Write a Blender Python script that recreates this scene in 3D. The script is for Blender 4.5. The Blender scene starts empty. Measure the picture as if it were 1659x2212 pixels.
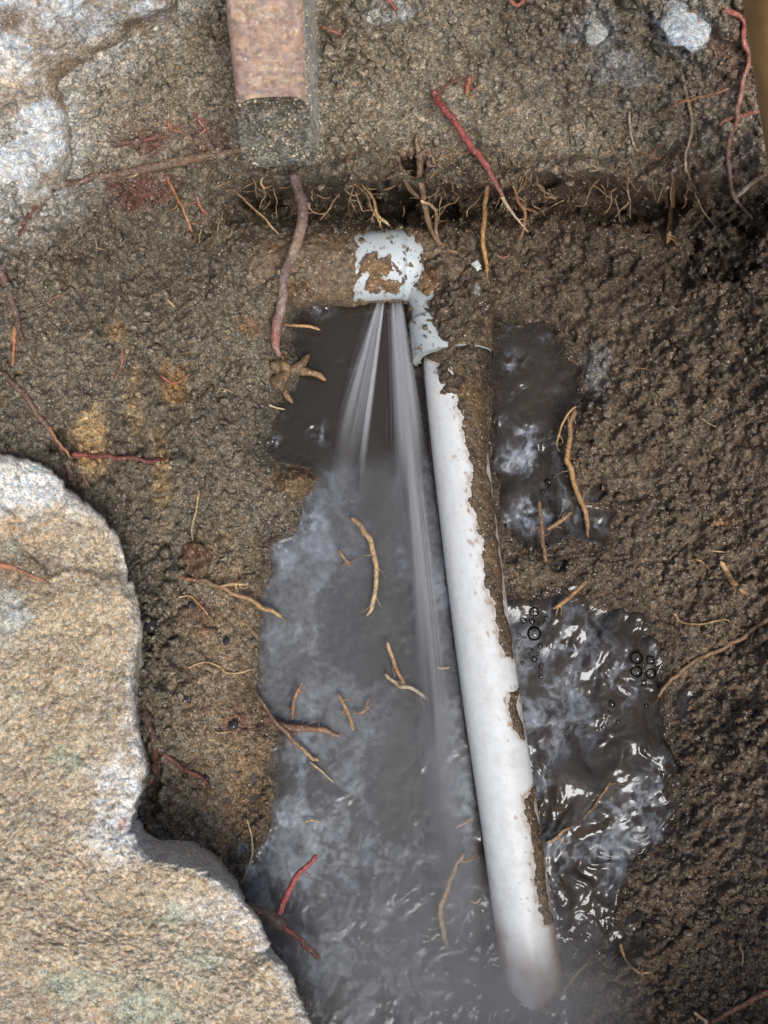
import bpy, math, numpy as np
R = math.radians
sc = bpy.context.scene

# ------------------------------------------------------------------ camera
TILT, DIST, TANV = R(10), 0.45, 0.2 / 0.45
FWD = np.array([0, math.sin(TILT), -math.cos(TILT)])
UPV = np.array([0, math.cos(TILT), math.sin(TILT)])
RGT = np.array([1.0, 0, 0])
CAM = -DIST * FWD
cd = bpy.data.cameras.new("camera")
cam = bpy.data.objects.new("camera", cd)
sc.collection.objects.link(cam)
cam.location = CAM
cam.rotation_euler = (TILT, 0, 0)
cd.sensor_fit = 'VERTICAL'
cd.sensor_height = 24
cd.lens = 12 / TANV
cd.clip_start, cd.clip_end = 0.01, 200
cd.dof.use_dof = True
cd.dof.focus_distance = 0.442
cd.dof.aperture_fstop = 15
sc.camera = cam

# ------------------------------------------------------------------ light
SUN_EL, SUN_AZ = R(59), R(158)           # azimuth measured from +Y towards +X
world = bpy.data.worlds.new("World")
sc.world = world
world.use_nodes = True
wn = world.node_tree
sky = wn.nodes.new('ShaderNodeTexSky')
sky.sky_type = 'NISHITA'
sky.sun_disc = False
sky.sun_elevation = SUN_EL
sky.sun_rotation = SUN_AZ
sky.air_density, sky.dust_density, sky.ozone_density = 1.0, 4.0, 1.0
wn.nodes['Background'].inputs[1].default_value = 0.08
wn.links.new(sky.outputs[0], wn.nodes['Background'].inputs[0])
sd_ = bpy.data.lights.new("sun", 'SUN')
sd_.energy = 1.5
sd_.angle = R(25)
sd_.color = (1.0, 0.96, 0.91)
sun = bpy.data.objects.new("sun", sd_)
sc.collection.objects.link(sun)
sun.rotation_euler = (math.pi / 2 - SUN_EL, 0, math.pi - SUN_AZ)
sun.location = (0, 0, 3)

vs = sc.view_settings
sc.display_settings.display_device = 'sRGB'
vs.view_transform, vs.look, vs.gamma, vs.exposure = 'Standard', 'None', 1, 0.6
sc.cycles.use_denoising = True
sc.cycles.max_bounces = 6
sc.cycles.diffuse_bounces = 3
sc.cycles.glossy_bounces = 2
sc.cycles.transparent_max_bounces = 48
sc.cycles.volume_bounces = 1

# ------------------------------------------------------------------ numeric helpers
PX = 0.4 / 2212            # metres per photo unit (photo taken as 1659 x 2212) on the water plane
rng = np.random.default_rng(7)

def at(U, V, z):
    """photo coordinates + real height (m) -> point in the place"""
    U, V, z = np.broadcast_arrays(np.asarray(U, float), np.asarray(V, float), np.asarray(z, float))
    a = (U - 829.5) / 1106 * TANV
    b = -(V - 1106) / 1106 * TANV
    d = FWD + a[..., None] * RGT + b[..., None] * UPV
    t = (z - CAM[2]) / d[..., 2]
    return CAM + d * t[..., None]

def proj(P):
    q = np.asarray(P) - CAM
    w = q @ FWD
    return 829.5 + (q @ RGT) / w / TANV * 1106, 1106 - (q @ UPV) / w / TANV * 1106

def lin(r, g, b, k=1.0):
    c = np.array([r, g, b], float) / 255
    return np.where(c <= 0.04045, c / 12.92, ((c + 0.055) / 1.055) ** 2.4) * k

_lat = {}
def vnoise(x, y, seed):
    if seed not in _lat:
        _lat[seed] = np.random.default_rng(1000 + seed).random((256, 256))
    L = _lat[seed]
    xi, yi = np.floor(x).astype(int), np.floor(y).astype(int)
    fx, fy = x - xi, y - yi
    fx = fx * fx * fx * (fx * (fx * 6 - 15) + 10)
    fy = fy * fy * fy * (fy * (fy * 6 - 15) + 10)
    x0, x1, y0, y1 = xi & 255, (xi + 1) & 255, yi & 255, (yi + 1) & 255
    return (L[x0, y0] * (1 - fx) + L[x1, y0] * fx) * (1 - fy) + (L[x0, y1] * (1 - fx) + L[x1, y1] * fx) * fy

def fbm(x, y, scale, octv=4, seed=0, gain=0.5, billow=False):
    s, a, t = 0.0, 1.0, 0.0
    x, y = np.asarray(x, float) / scale, np.asarray(y, float) / scale
    for k in range(octv):
        xr, yr = x * 0.8 - y * 0.6 + 17.3 * k, x * 0.6 + y * 0.8 + 5.1 * k
        n = vnoise(xr, yr, seed * 8 + k) * 2 - 1
        s = s + a * (np.abs(n) * 2 - 0.7 if billow else n)
        t += a
        a *= gain
        x, y = x * 2.03, y * 2.03
    return s / t

def sstep(a, b, x):
    t = np.clip((x - a) / (b - a), 0, 1)
    return t * t * (3 - 2 * t)

def poly_sd(poly, x, y):
    """signed distance to a polygon, positive inside"""
    P = np.array(poly, float)
    d = np.full(x.shape, 1e18)
    ins = np.zeros(x.shape, bool)
    for (ax, ay), (bx, by) in zip(P, np.roll(P, -1, 0)):
        ex, ey = bx - ax, by - ay
        t = np.clip(((x - ax) * ex + (y - ay) * ey) / (ex * ex + ey * ey + 1e-12), 0, 1)
        d = np.minimum(d, (x - ax - t * ex) ** 2 + (y - ay - t * ey) ** 2)
        if ay != by:
            c = ((ay > y) != (by > y)) & (x < ex * (y - ay) / (by - ay) + ax)
            ins ^= c
    d = np.sqrt(d)
    return np.where(ins, d, -d)

# coarse fields over the wide photo plane
CU, CV = np.arange(-900, 2700, 8.0), np.arange(-900, 3200, 8.0)
CUU, CVV = np.meshgrid(CU, CV)
def sample(F, U, V, us=CU, vs_=CV):
    x = np.clip((np.asarray(U, float) - us[0]) / (us[1] - us[0]), 0, len(us) - 1.001)
    y = np.clip((np.asarray(V, float) - vs_[0]) / (vs_[1] - vs_[0]), 0, len(vs_) - 1.001)
    xi, yi = x.astype(int), y.astype(int)
    fx, fy = x - xi, y - yi
    return (F[yi, xi] * (1 - fx) + F[yi, xi + 1] * fx) * (1 - fy) + (F[yi + 1, xi] * (1 - fx) + F[yi + 1, xi + 1] * fx) * fy

# ------------------------------------------------------------------ object helpers
def link(o, parent=None):
    sc.collection.objects.link(o)
    if parent is not None:
        o.parent = parent
    return o

def tag(o, label=None, cat=None, group=None, kind=None):
    if label: o['label'] = label
    if cat: o['category'] = cat
    if group: o['group'] = group
    if kind: o['kind'] = kind
    return o

def mesh(name, verts, faces, mat, col=None, attrs=None, parent=None, smooth=True):
    """faces: (n,4) or (n,3) int array, or a list of such arrays"""
    if not isinstance(faces, list): faces = [faces]
    verts = np.asarray(verts, np.float32).reshape(-1, 3)
    me = bpy.data.meshes.new(name)
    me.vertices.add(len(verts))
    me.vertices.foreach_set('co', verts.ravel())
    idx = np.concatenate([f.ravel() for f in faces]).astype(np.int32)
    tot = np.concatenate([np.full(len(f), f.shape[1]) for f in faces]).astype(np.int32)
    me.loops.add(len(idx)); me.loops.foreach_set('vertex_index', idx)
    me.polygons.add(len(tot))
    me.polygons.foreach_set('loop_start', np.concatenate([[0], np.cumsum(tot)[:-1]]).astype(np.int32))
    me.polygons.foreach_set('loop_total', tot)
    me.update(calc_edges=True)
    me.polygons.foreach_set('use_smooth', np.full(len(tot), smooth))
    if col is not None:
        a = me.attributes.new('col', 'FLOAT_COLOR', 'POINT')
        c = np.ones((len(verts), 4), np.float32); c[:, :3] = np.asarray(col).reshape(-1, 3)
        a.data.foreach_set('color', c.ravel())
    for k, v in (attrs or {}).items():
        a = me.attributes.new(k, 'FLOAT', 'POINT')
        a.data.foreach_set('value', np.asarray(v, np.float32).ravel())
    me.materials.append(mat)
    return link(bpy.data.objects.new(name, me), parent)

def empty(name, loc):
    o = bpy.data.objects.new(name, None)
    o.location = loc
    o.empty_display_size = 0.01
    return link(o)

def grid_faces(nr, nc, wrap=False):
    r = np.arange(nr - 1)[:, None]
    c = np.arange(nc if wrap else nc - 1)[None, :]
    c2 = (c + 1) % nc
    return np.stack([r * nc + c, r * nc + c2, (r + 1) * nc + c2, (r + 1) * nc + c], -1).reshape(-1, 4)

def spline(P, n):
    P = np.asarray(P, float)
    if len(P) == 2: P = np.array([P[0], (P[0] * 2 + P[1]) / 3, (P[0] + P[1] * 2) / 3, P[1]])
    Q = np.vstack([2 * P[0] - P[1], P, 2 * P[-1] - P[-2]])
    t = np.linspace(0, len(P) - 1 - 1e-9, n)
    i = t.astype(int); f = (t - i)[:, None]
    a, b, c, d = Q[i], Q[i + 1], Q[i + 2], Q[i + 3]
    return 0.5 * (2 * b + (c - a) * f + (2 * a - 5 * b + 4 * c - d) * f ** 2 + (3 * b - a - 3 * c + d) * f ** 3)

def frames(C):
    T = np.gradient(C, axis=0)
    T /= np.linalg.norm(T, axis=1, keepdims=True) + 1e-12
    ref = np.array([0, 0, 1.0])
    S = np.cross(T, ref); bad = np.linalg.norm(S, axis=1) < 1e-3
    S[bad] = [1, 0, 0]
    S /= np.linalg.norm(S, axis=1, keepdims=True)
    N = np.cross(S, T)
    return T, S, N

def tube(C, rad, sides=8, rough=0.0, seed=0, tip=True):
    """rings around the centre line C; returns verts, faces, (along, angle)"""
    n = len(C)
    T, S, N = frames(C)
    th = np.linspace(0, 2 * math.pi, sides, endpoint=False)
    rr = np.asarray(rad)[:, None] * np.ones((1, sides))
    if rough:
        ii = np.arange(n)[:, None] * np.ones((1, sides))
        rr = rr * (1 + rough * 1.6 * fbm(ii, np.cos(th)[None] * 2.5 + np.sin(th)[None] * 1.7 + seed * 7.3, 5, 3, 190) + rough * 1.0 * fbm(ii, ii * 0 + seed * 3.1, 9, 2, 191))
    if tip:
        rr[0] *= 0.05; rr[-1] *= 0.05
    V = C[:, None] + S[:, None] * (np.cos(th)[None, :, None] * rr[..., None]) + N[:, None] * (np.sin(th)[None, :, None] * rr[..., None])
    return V.reshape(-1, 3), grid_faces(n, sides, True), (np.repeat(np.linspace(0, 1, n), sides), np.tile(th, n))

# ------------------------------------------------------------------ materials
def newmat(name):
    m = bpy.data.materials.new(name); m.use_nodes = True
    nt = m.node_tree
    return m, nt, nt.nodes['Principled BSDF'], nt.nodes['Material Output']

def N(nt, t, **kw):
    n = nt.nodes.new(t)
    for k, v in kw.items():
        if k.startswith('i_'):
            key = k[2:]
            n.inputs[int(key) if key.isdigit() else key].default_value = v
        else: setattr(n, k, v)
    return n

def mathn(nt, op, a, b=None, clamp=False):
    n = nt.nodes.new('ShaderNodeMath'); n.operation = op; n.use_clamp = clamp
    for i, x in enumerate((a, b)):
        if x is None: continue
        if isinstance(x, (int, float)): n.inputs[i].default_value = x
        else: nt.links.new(x, n.inputs[i])
    return n.outputs[0]

def mixc(nt, fac, a, b, mode='MIX'):
    n = nt.nodes.new('ShaderNodeMix'); n.data_type = 'RGBA'; n.blend_type = mode
    for i, x in ((0, fac), (6, a), (7, b)):
        if isinstance(x, (int, float)): n.inputs[i].default_value = x
        elif isinstance(x, (tuple, list, np.ndarray)): n.inputs[i].default_value = (*[float(q) for q in x[:3]], 1)
        else: nt.links.new(x, n.inputs[i])
    return n.outputs[2]

def ramp(nt, f, lo, hi, a=0.0, b=1.0):
    n = nt.nodes.new('ShaderNodeMapRange')
    nt.links.new(f, n.inputs[0])
    for i, v in zip((1, 2, 3, 4), (lo, hi, a, b)): n.inputs[i].default_value = v
    return n.outputs[0]

def granular(name, grain, rough_lo, rough_hi, bump, contrast=0.55, glint=0.035, glint_col=(0.55, 0.52, 0.47), spec=0.5, dark=0.5):
    """earthy grain over the 'col' attribute: grain = size of one grain in metres"""
    m, nt, bs, out = newmat(name)
    L = nt.links.new
    co = N(nt, 'ShaderNodeTexCoord').outputs['Object']
    at_ = N(nt, 'ShaderNodeAttribute', attribute_name='col').outputs['Color']
    vor = N(nt, 'ShaderNodeTexVoronoi', i_Scale=1 / grain); L(co, vor.inputs['Vector'])
    vor2 = N(nt, 'ShaderNodeTexVoronoi', i_Scale=0.37 / grain); L(co, vor2.inputs['Vector'])
    n1 = N(nt, 'ShaderNodeTexNoise', i_Scale=0.18 / grain, i_Detail=6.0, i_Roughness=0.65); L(co, n1.inputs['Vector'])
    sep = N(nt, 'ShaderNodeSeparateColor'); L(vor.outputs['Color'], sep.inputs[0])
    sep2 = N(nt, 'ShaderNodeSeparateColor'); L(vor2.outputs['Color'], sep2.inputs[0])
    v = mathn(nt, 'MULTIPLY', ramp(nt, sep.outputs[0], 0, 1, 1 - contrast, 1 + contrast), ramp(nt, n1.outputs[0], 0.3, 0.7, dark, 1.5))
    v = mathn(nt, 'MULTIPLY', v, ramp(nt, sep2.outputs[1], 0, 1, 0.75, 1.25))
    c = mixc(nt, 1.0, at_, v, 'MULTIPLY')
    warm = mixc(nt, ramp(nt, sep2.outputs[2], 0, 1), (1.1, 0.98, 0.85), (0.92, 1.0, 1.08))
    c = mixc(nt, 1.0, c, warm, 'MULTIPLY')
    g = ramp(nt, sep.outputs[1], 1 - glint, 1 - glint * 0.6)
    c = mixc(nt, g, c, glint_col)
    L(c, bs.inputs['Base Color'])
    L(ramp(nt, mathn(nt, 'ADD', n1.outputs[0], mathn(nt, 'MULTIPLY', sep.outputs[2], 0.3)), 0.4, 0.95, rough_hi, rough_lo), bs.inputs['Roughness'])
    bs.inputs['Specular IOR Level'].default_value = spec
    h = mathn(nt, 'ADD', mathn(nt, 'MULTIPLY', vor.outputs['Distance'], -0.6), mathn(nt, 'MULTIPLY', n1.outputs[0], 1.6))
    h = mathn(nt, 'ADD', h, mathn(nt, 'MULTIPLY', vor2.outputs['Distance'], -0.8))
    bp = N(nt, 'ShaderNodeBump', i_Strength=bump, i_Distance=grain * 1.2)
    L(h, bp.inputs['Height']); L(bp.outputs[0], bs.inputs['Normal'])
    return m

M = {}
M['soil'] = granular('wet_soil', 0.00055, 0.42, 0.88, 1.0, dark=0.42, spec=0.32, glint=0.028, glint_col=(0.42, 0.40, 0.36))
M['crumb'] = granular('soil_crumb', 0.0005, 0.42, 0.88, 0.9, dark=0.45, spec=0.32)
M['mudcrust'] = granular('wet_mud', 0.0005, 0.22, 0.6, 0.8, contrast=0.35, glint=0.02)
M['rock'] = granular('sandy_limestone', 0.0005, 0.75, 0.97, 0.9, contrast=0.36, glint=0.05, glint_col=(0.72, 0.68, 0.6), spec=0.15, dark=0.74)
M['root'] = granular('root_bark', 0.00035, 0.3, 0.65, 0.45, contrast=0.25, glint=0.03, glint_col=(0.5, 0.44, 0.36), dark=0.75)
M['stake'] = granular('weathered_wood', 0.0005, 0.35, 0.6, 0.3, contrast=0.06, glint=0.012, dark=0.85)

def plain_mat(name, rough, spec=0.5, grain=0.0008, var=0.12, bump=0.1):
    m, nt, bs, out = newmat(name)
    L = nt.links.new
    co = N(nt, 'ShaderNodeTexCoord').outputs['Object']
    a = N(nt, 'ShaderNodeAttribute', attribute_name='col').outputs['Color']
    n1 = N(nt, 'ShaderNodeTexNoise', i_Scale=0.3 / grain, i_Detail=5.0); L(co, n1.inputs['Vector'])
    L(mixc(nt, 1.0, a, ramp(nt, n1.outputs[0], 0.3, 0.7, 1 - var, 1 + var), 'MULTIPLY'), bs.inputs['Base Color'])
    L(ramp(nt, n1.outputs[0], 0.3, 0.7, rough * 0.8, rough * 1.25), bs.inputs['Roughness'])
    bs.inputs['Specular IOR Level'].default_value = spec
    bp = N(nt, 'ShaderNodeBump', i_Strength=bump, i_Distance=grain)
    L(n1.outputs[0], bp.inputs['Height']); L(bp.outputs[0], bs.inputs['Normal'])
    return m
M['pvc'] = plain_mat('white_plastic', 0.38, 0.5, 0.0015, 0.05, 0.05)
M['wood'] = plain_mat('tan_wood', 0.55, 0.3, 0.002, 0.15, 0.2)
M['pebble'] = plain_mat('pebble', 0.3, 0.5, 0.0005, 0.3, 0.4)

def water_mat():
    m, nt, bs, out = newmat('muddy_water')
    L = nt.links.new
    co = N(nt, 'ShaderNodeTexCoord').outputs['Object']
    foam_glint = N(nt, 'ShaderNodeAttribute', attribute_name='foam_glint').outputs['Fac']
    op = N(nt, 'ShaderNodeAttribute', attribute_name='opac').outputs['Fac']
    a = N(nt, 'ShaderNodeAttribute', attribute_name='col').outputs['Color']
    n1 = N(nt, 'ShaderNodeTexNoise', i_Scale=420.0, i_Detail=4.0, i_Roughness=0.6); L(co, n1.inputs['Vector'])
    f = mathn(nt, 'MULTIPLY', foam_glint, ramp(nt, n1.outputs[0], 0.3, 0.66, 0.5, 1.25), clamp=True)
    L(mixc(nt, f, a, (0.36, 0.41, 0.48)), bs.inputs['Base Color'])  # pale blue serves both aerated water and painted highlights
    L(ramp(nt, f, 0, 0.3, 0.05, 0.42), bs.inputs['Roughness'])
    bs.inputs['IOR'].default_value = 1.33
    bs.inputs['Specular IOR Level'].default_value = 1.0
    bs.inputs['Specular Tint'].default_value = (0.86, 0.93, 1.0, 1)
    bp = N(nt, 'ShaderNodeBump', i_Strength=0.25, i_Distance=0.0006)
    n2 = N(nt, 'ShaderNodeTexNoise', i_Scale=300.0, i_Detail=3.0); L(co, n2.inputs['Vector'])
    L(n2.outputs[0], bp.inputs['Height']); L(bp.outputs[0], bs.inputs['Normal'])
    tr = N(nt, 'ShaderNodeBsdfTransparent', i_Color=(0.86, 0.82, 0.76, 1))
    gl = N(nt, 'ShaderNodeBsdfGlossy', i_Roughness=0.05)
    fr = N(nt, 'ShaderNodeFresnel', i_IOR=1.4)
    L(bp.outputs[0], gl.inputs['Normal']); L(bp.outputs[0], fr.inputs['Normal'])
    clear = N(nt, 'ShaderNodeMixShader'); L(fr.outputs[0], clear.inputs[0]); L(tr.outputs[0], clear.inputs[1]); L(gl.outputs[0], clear.inputs[2])
    mx = N(nt, 'ShaderNodeMixShader')
    L(mathn(nt, 'MAXIMUM', op, f), mx.inputs[0]); L(clear.outputs[0], mx.inputs[1]); L(bs.outputs[0], mx.inputs[2])
    L(mx.outputs[0], out.inputs[0])
    return m
M['water'] = water_mat()

def spray_mat():
    m, nt, bs, out = newmat('spray_threads')
    L = nt.links.new
    al = N(nt, 'ShaderNodeAttribute', attribute_name='alpha').outputs['Fac']
    d = N(nt, 'ShaderNodeBsdfDiffuse', i_Color=(0.93, 0.95, 0.98, 1))
    t = N(nt, 'ShaderNodeBsdfTranslucent', i_Color=(0.93, 0.95, 0.98, 1))
    x = N(nt, 'ShaderNodeMixShader', i_0=0.5); L(d.outputs[0], x.inputs[1]); L(t.outputs[0], x.inputs[2])
    tr = N(nt, 'ShaderNodeBsdfTransparent')
    mx = N(nt, 'ShaderNodeMixShader'); L(al, mx.inputs[0]); L(tr.outputs[0], mx.inputs[1]); L(x.outputs[0], mx.inputs[2])
    L(mx.outputs[0], out.inputs[0])
    return m
M['spray'] = spray_mat()

def bubble_mat():
    m, nt, bs, out = newmat('bubble_film')
    L = nt.links.new
    tr = N(nt, 'ShaderNodeBsdfTransparent', i_Color=(0.93, 0.93, 0.92, 1))
    gl = N(nt, 'ShaderNodeBsdfGlossy', i_Roughness=0.04)
    fr = N(nt, 'ShaderNodeFresnel', i_IOR=1.42)
    mx = N(nt, 'ShaderNodeMixShader'); L(fr.outputs[0], mx.inputs[0]); L(tr.outputs[0], mx.inputs[1]); L(gl.outputs[0], mx.inputs[2])
    L(mx.outputs[0], out.inputs[0])
    return m
M['bubble'] = bubble_mat()

def mist_mat(name, dens):
    m, nt, bs, out = newmat(name)
    nt.nodes.remove(bs)
    v = N(nt, 'ShaderNodeVolumePrincipled')
    v.inputs['Color'].default_value = (0.92, 0.94, 0.98, 1)
    v.inputs['Density'].default_value = dens
    v.inputs['Anisotropy'].default_value = 0.2
    nt.links.new(v.outputs[0], out.inputs['Volume'])
    return m

# ------------------------------------------------------------------ the shape of the hole
CTRL = [(-300,-400,165),(400,-400,155),(1000,-400,150),(1659,-400,155),(2100,-400,165),
 (-100,0,106),(250,0,98),(600,0,90),(1000,0,88),(1350,0,92),(1659,0,104),
 (-100,180,86),(250,180,76),(600,180,69),(1000,180,67),(1350,180,71),(1659,180,86),
 (0,330,68),(300,330,54),(600,330,50),(900,330,48),(1200,330,48),(1500,330,54),(1659,330,70),
 (0,420,56),(300,410,44),(500,390,40),(750,385,40),(1000,390,40),(1250,400,42),(1500,420,44),(1659,430,58),
 (550,470,18),(700,470,17),(1000,480,18),(1200,500,8),(1450,520,12),(1659,530,36),
 (0,560,44),(300,540,30),(420,520,24),(560,600,17),(650,560,21),(740,540,21),(850,480,17),(950,530,24),(1000,580,25),(1050,600,22),(1040,690,23),(1050,780,20),(1090,660,14),(1120,600,15),(1250,620,14),(1450,650,17),(1659,700,38),
 (0,750,40),(200,750,32),(400,750,20),(520,700,13),(0,900,38),(200,920,29),(400,950,17),(520,950,8),
 (300,1150,20),(450,1150,12),(320,1350,19),(450,1350,11),(520,1350,6),(350,1600,17),(480,1600,7),(380,1780,15),(480,1800,5),
 (100,1300,30),(100,1700,34),(200,2000,30),(450,2050,8),(500,2212,10),
 (1330,850,8),(1450,900,16),(1659,950,32),(1300,1000,5),(1400,1150,10),(1150,1240,5),(1280,1230,6),(1450,1280,11),(1659,1300,26),
 (1520,1500,8),(1659,1600,22),(1530,1800,8),(1659,1900,20),(1420,2000,4),(1500,2120,7),(1659,2180,20),(1300,2190,3),(1200,2300,4),(1500,2400,26),
 (900,2450,6),(700,2600,30),(1000,2800,90),(-100,2700,90),(1700,2800,100),(-500,600,90),(-500,1400,90),(-500,2200,90),(2150,600,100),(2150,1400,90),(2150,2200,90)]
cp = np.array(CTRL, float)
def tps(d2): return np.where(d2 > 0, d2 * np.log(d2 + 1e-12) * 0.5, 0)
q = cp[:, :2] / 1000
K = tps(((q[:, None] - q[None]) ** 2).sum(-1)) + np.eye(len(q)) * 2e-3
Pm = np.c_[np.ones(len(q)), q]
A = np.block([[K, Pm], [Pm.T, np.zeros((3, 3))]])
w = np.linalg.solve(A, np.r_[cp[:, 2], 0, 0, 0])
BASE = np.zeros(CUU.shape)
for i in range(len(q)):
    BASE += w[i] * tps((CUU / 1000 - q[i, 0]) ** 2 + (CVV / 1000 - q[i, 1]) ** 2)
BASE += w[-3] + w[-2] * CUU / 1000 + w[-1] * CVV / 1000
BASE = np.clip(BASE, 1.5, 210)

POOL_L = [(650,662),(700,652),(790,640),(880,640),(890,700),(915,800),(960,1050),(1060,1400),(1100,1700),(1150,2050),(1190,2130),(1120,2400),
 (760,2420),(690,2240),(640,2120),(560,2000),(520,1930),(535,1860),(585,1790),(592,1710),(588,1650),(605,1590),(560,1515),(548,1460),(562,1390),
 (562,1300),(588,1240),(582,1180),(625,1158),(652,1125),(660,1075),(690,1035),(668,1008),(600,995),(575,968),(590,915),(603,870),(640,835),(655,800),(640,765),(618,735)]
POOL_R1 = [(1066,690),(1110,700),(1195,705),(1215,760),(1258,790),(1255,850),(1235,900),(1205,950),(1225,1000),(1215,1060),(1230,1090),(1320,1100),(1318,1170),(1260,1172),(1225,1160),(1200,1185),(1150,1180),(1110,1165),(1080,1100),(1052,1010),(1052,950),(1062,850)]
POOL_R2 = [(1060,1310),(1150,1305),(1215,1285),(1290,1310),(1385,1330),(1425,1400),(1438,1490),(1445,1580),(1462,1700),(1465,1770),(1440,1815),(1370,1860),(1335,1930),(1310,2010),(1265,2080),(1200,2150),(1150,2140),(1100,1800),(1060,1450)]
POOL = np.maximum(np.maximum(poly_sd(POOL_L, CUU, CVV), poly_sd(POOL_R1, CUU, CVV)), poly_sd(POOL_R2, CUU, CVV))

PITS = [(848,438,46,38,26),(800,415,30,25,14),(560,428,42,22,18),(455,438,11,13,8),(885,360,26,24,16),(965,455,26,20,14),(1060,430,40,22,12),(1180,392,38,16,10),
        (500,470,20,14,7),(440,505,18,10,6),(420,560,8,26,3),(520,540,18,10,4),(1560,540,70,60,10),(1620,470,40,40,8),(1300,470,60,22,9),(1420,455,60,20,8),
        (1075,600,24,12,7),(1490,590,40,30,6),(1340,570,40,26,6),(130,960,36,30,8),(318,1380,14,30,8),(330,1700,18,70,8),(300,1640,16,60,8),(1205,1225,22,24,6),(1290,1060,18,20,5),
        (410,985,10,14,4),(485,790,12,36,5),(515,790,7,20,4),(455,600,7,30,5),(1270,940,14,26,5),(720,392,24,10,10),(1240,1270,16,14,4)]

def height(U, V):
    """ground height in metres for photo coordinates"""
    sd = sample(POOL, U, V) + 14 * fbm(U, V, 60, 4, 3) + 3 * fbm(U, V, 14, 2, 4)
    b = sample(BASE, U, V)
    d = np.maximum(-sd, 0)
    bl = 55 - 40 * sstep(900, 960, U) * (1 - sstep(1090, 1150, U)) * (1 - sstep(820, 900, V))
    out = b * (1 - np.exp(-d / bl)) + 0.35
    wash = np.exp(-(((U - 500) / 110) ** 2 + ((V - 1500) / 330) ** 2) ** 2)
    lump = sstep(0, 40, d) * (1 - 0.65 * wash)
    # uneven crumbling earth, ledges and clods
    clod = 0.45 + 1.1 * sstep(-0.35, 0.35, fbm(U, V, 190, 3, 16) + 0.5 * np.exp(-((V - 520) / 130) ** 2))
    out = out + lump * (3.6 * fbm(U, V, 150, 4, 5) + clod * (2.6 * fbm(U, V, 125, 2, 17, billow=True) + 3.4 * fbm(U, V, 58, 3, 6, billow=True) + 2.3 * fbm(U, V, 22, 3, 7, billow=True)))
    out = out + (0.25 + 0.75 * lump) * 1.25 * fbm(U, V, 10, 2, 8)
    crk = 1 - np.abs(fbm(U + 30 * fbm(U, V, 60, 2, 13), V, 75, 3, 14)) * 5
    out = out - lump * 2.2 * sstep(0.1, 1.0, crk) * sstep(-0.1, 0.35, fbm(U, V, 230, 2, 15))
    # torn undercut under the ledge
    lv = 405 + 26 * fbm(U, U * 0, 140, 3, 9) + 14 * fbm(U, V, 40, 2, 10)
    led = sstep(430, 620, U) * (1 - 0.5 * sstep(1350, 1620, U))
    out = out + led * (13 * np.exp(-((V - lv + 26) / 28) ** 2) - 25 * np.exp(-((V - lv - 36) / 34) ** 2))
    for (pu, pv, ru, rv, dp) in PITS:
        near = (np.abs(U - pu) < 3 * ru) & (np.abs(V - pv) < 3 * rv)
        if near.any():
            uu, vv = U[near], V[near]
            e = ((uu - pu) / ru) ** 2 + ((vv - pv) / rv) ** 2 + 1.7 * fbm(uu, vv, 24, 4, 11)
            out[near] -= dp * (1 - sstep(0.35, 1.15, e))
    ins = -np.minimum(sd * 0.13, 14) + 0.6 * fbm(U, V, 40, 3, 12)
    return np.where(sd > 0, np.minimum(out, ins + 0.35), out) * 0.001

def ell(U, V, cu, cv, ru, rv, soft=0.5, sd=20, amp=0.6):
    e = np.sqrt(((U - cu) / ru) ** 2 + ((V - cv) / rv) ** 2) + amp * fbm(U, V, 38, 4, sd)
    return 1 - sstep(1 - soft, 1 + soft * 0.5, e)

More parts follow.
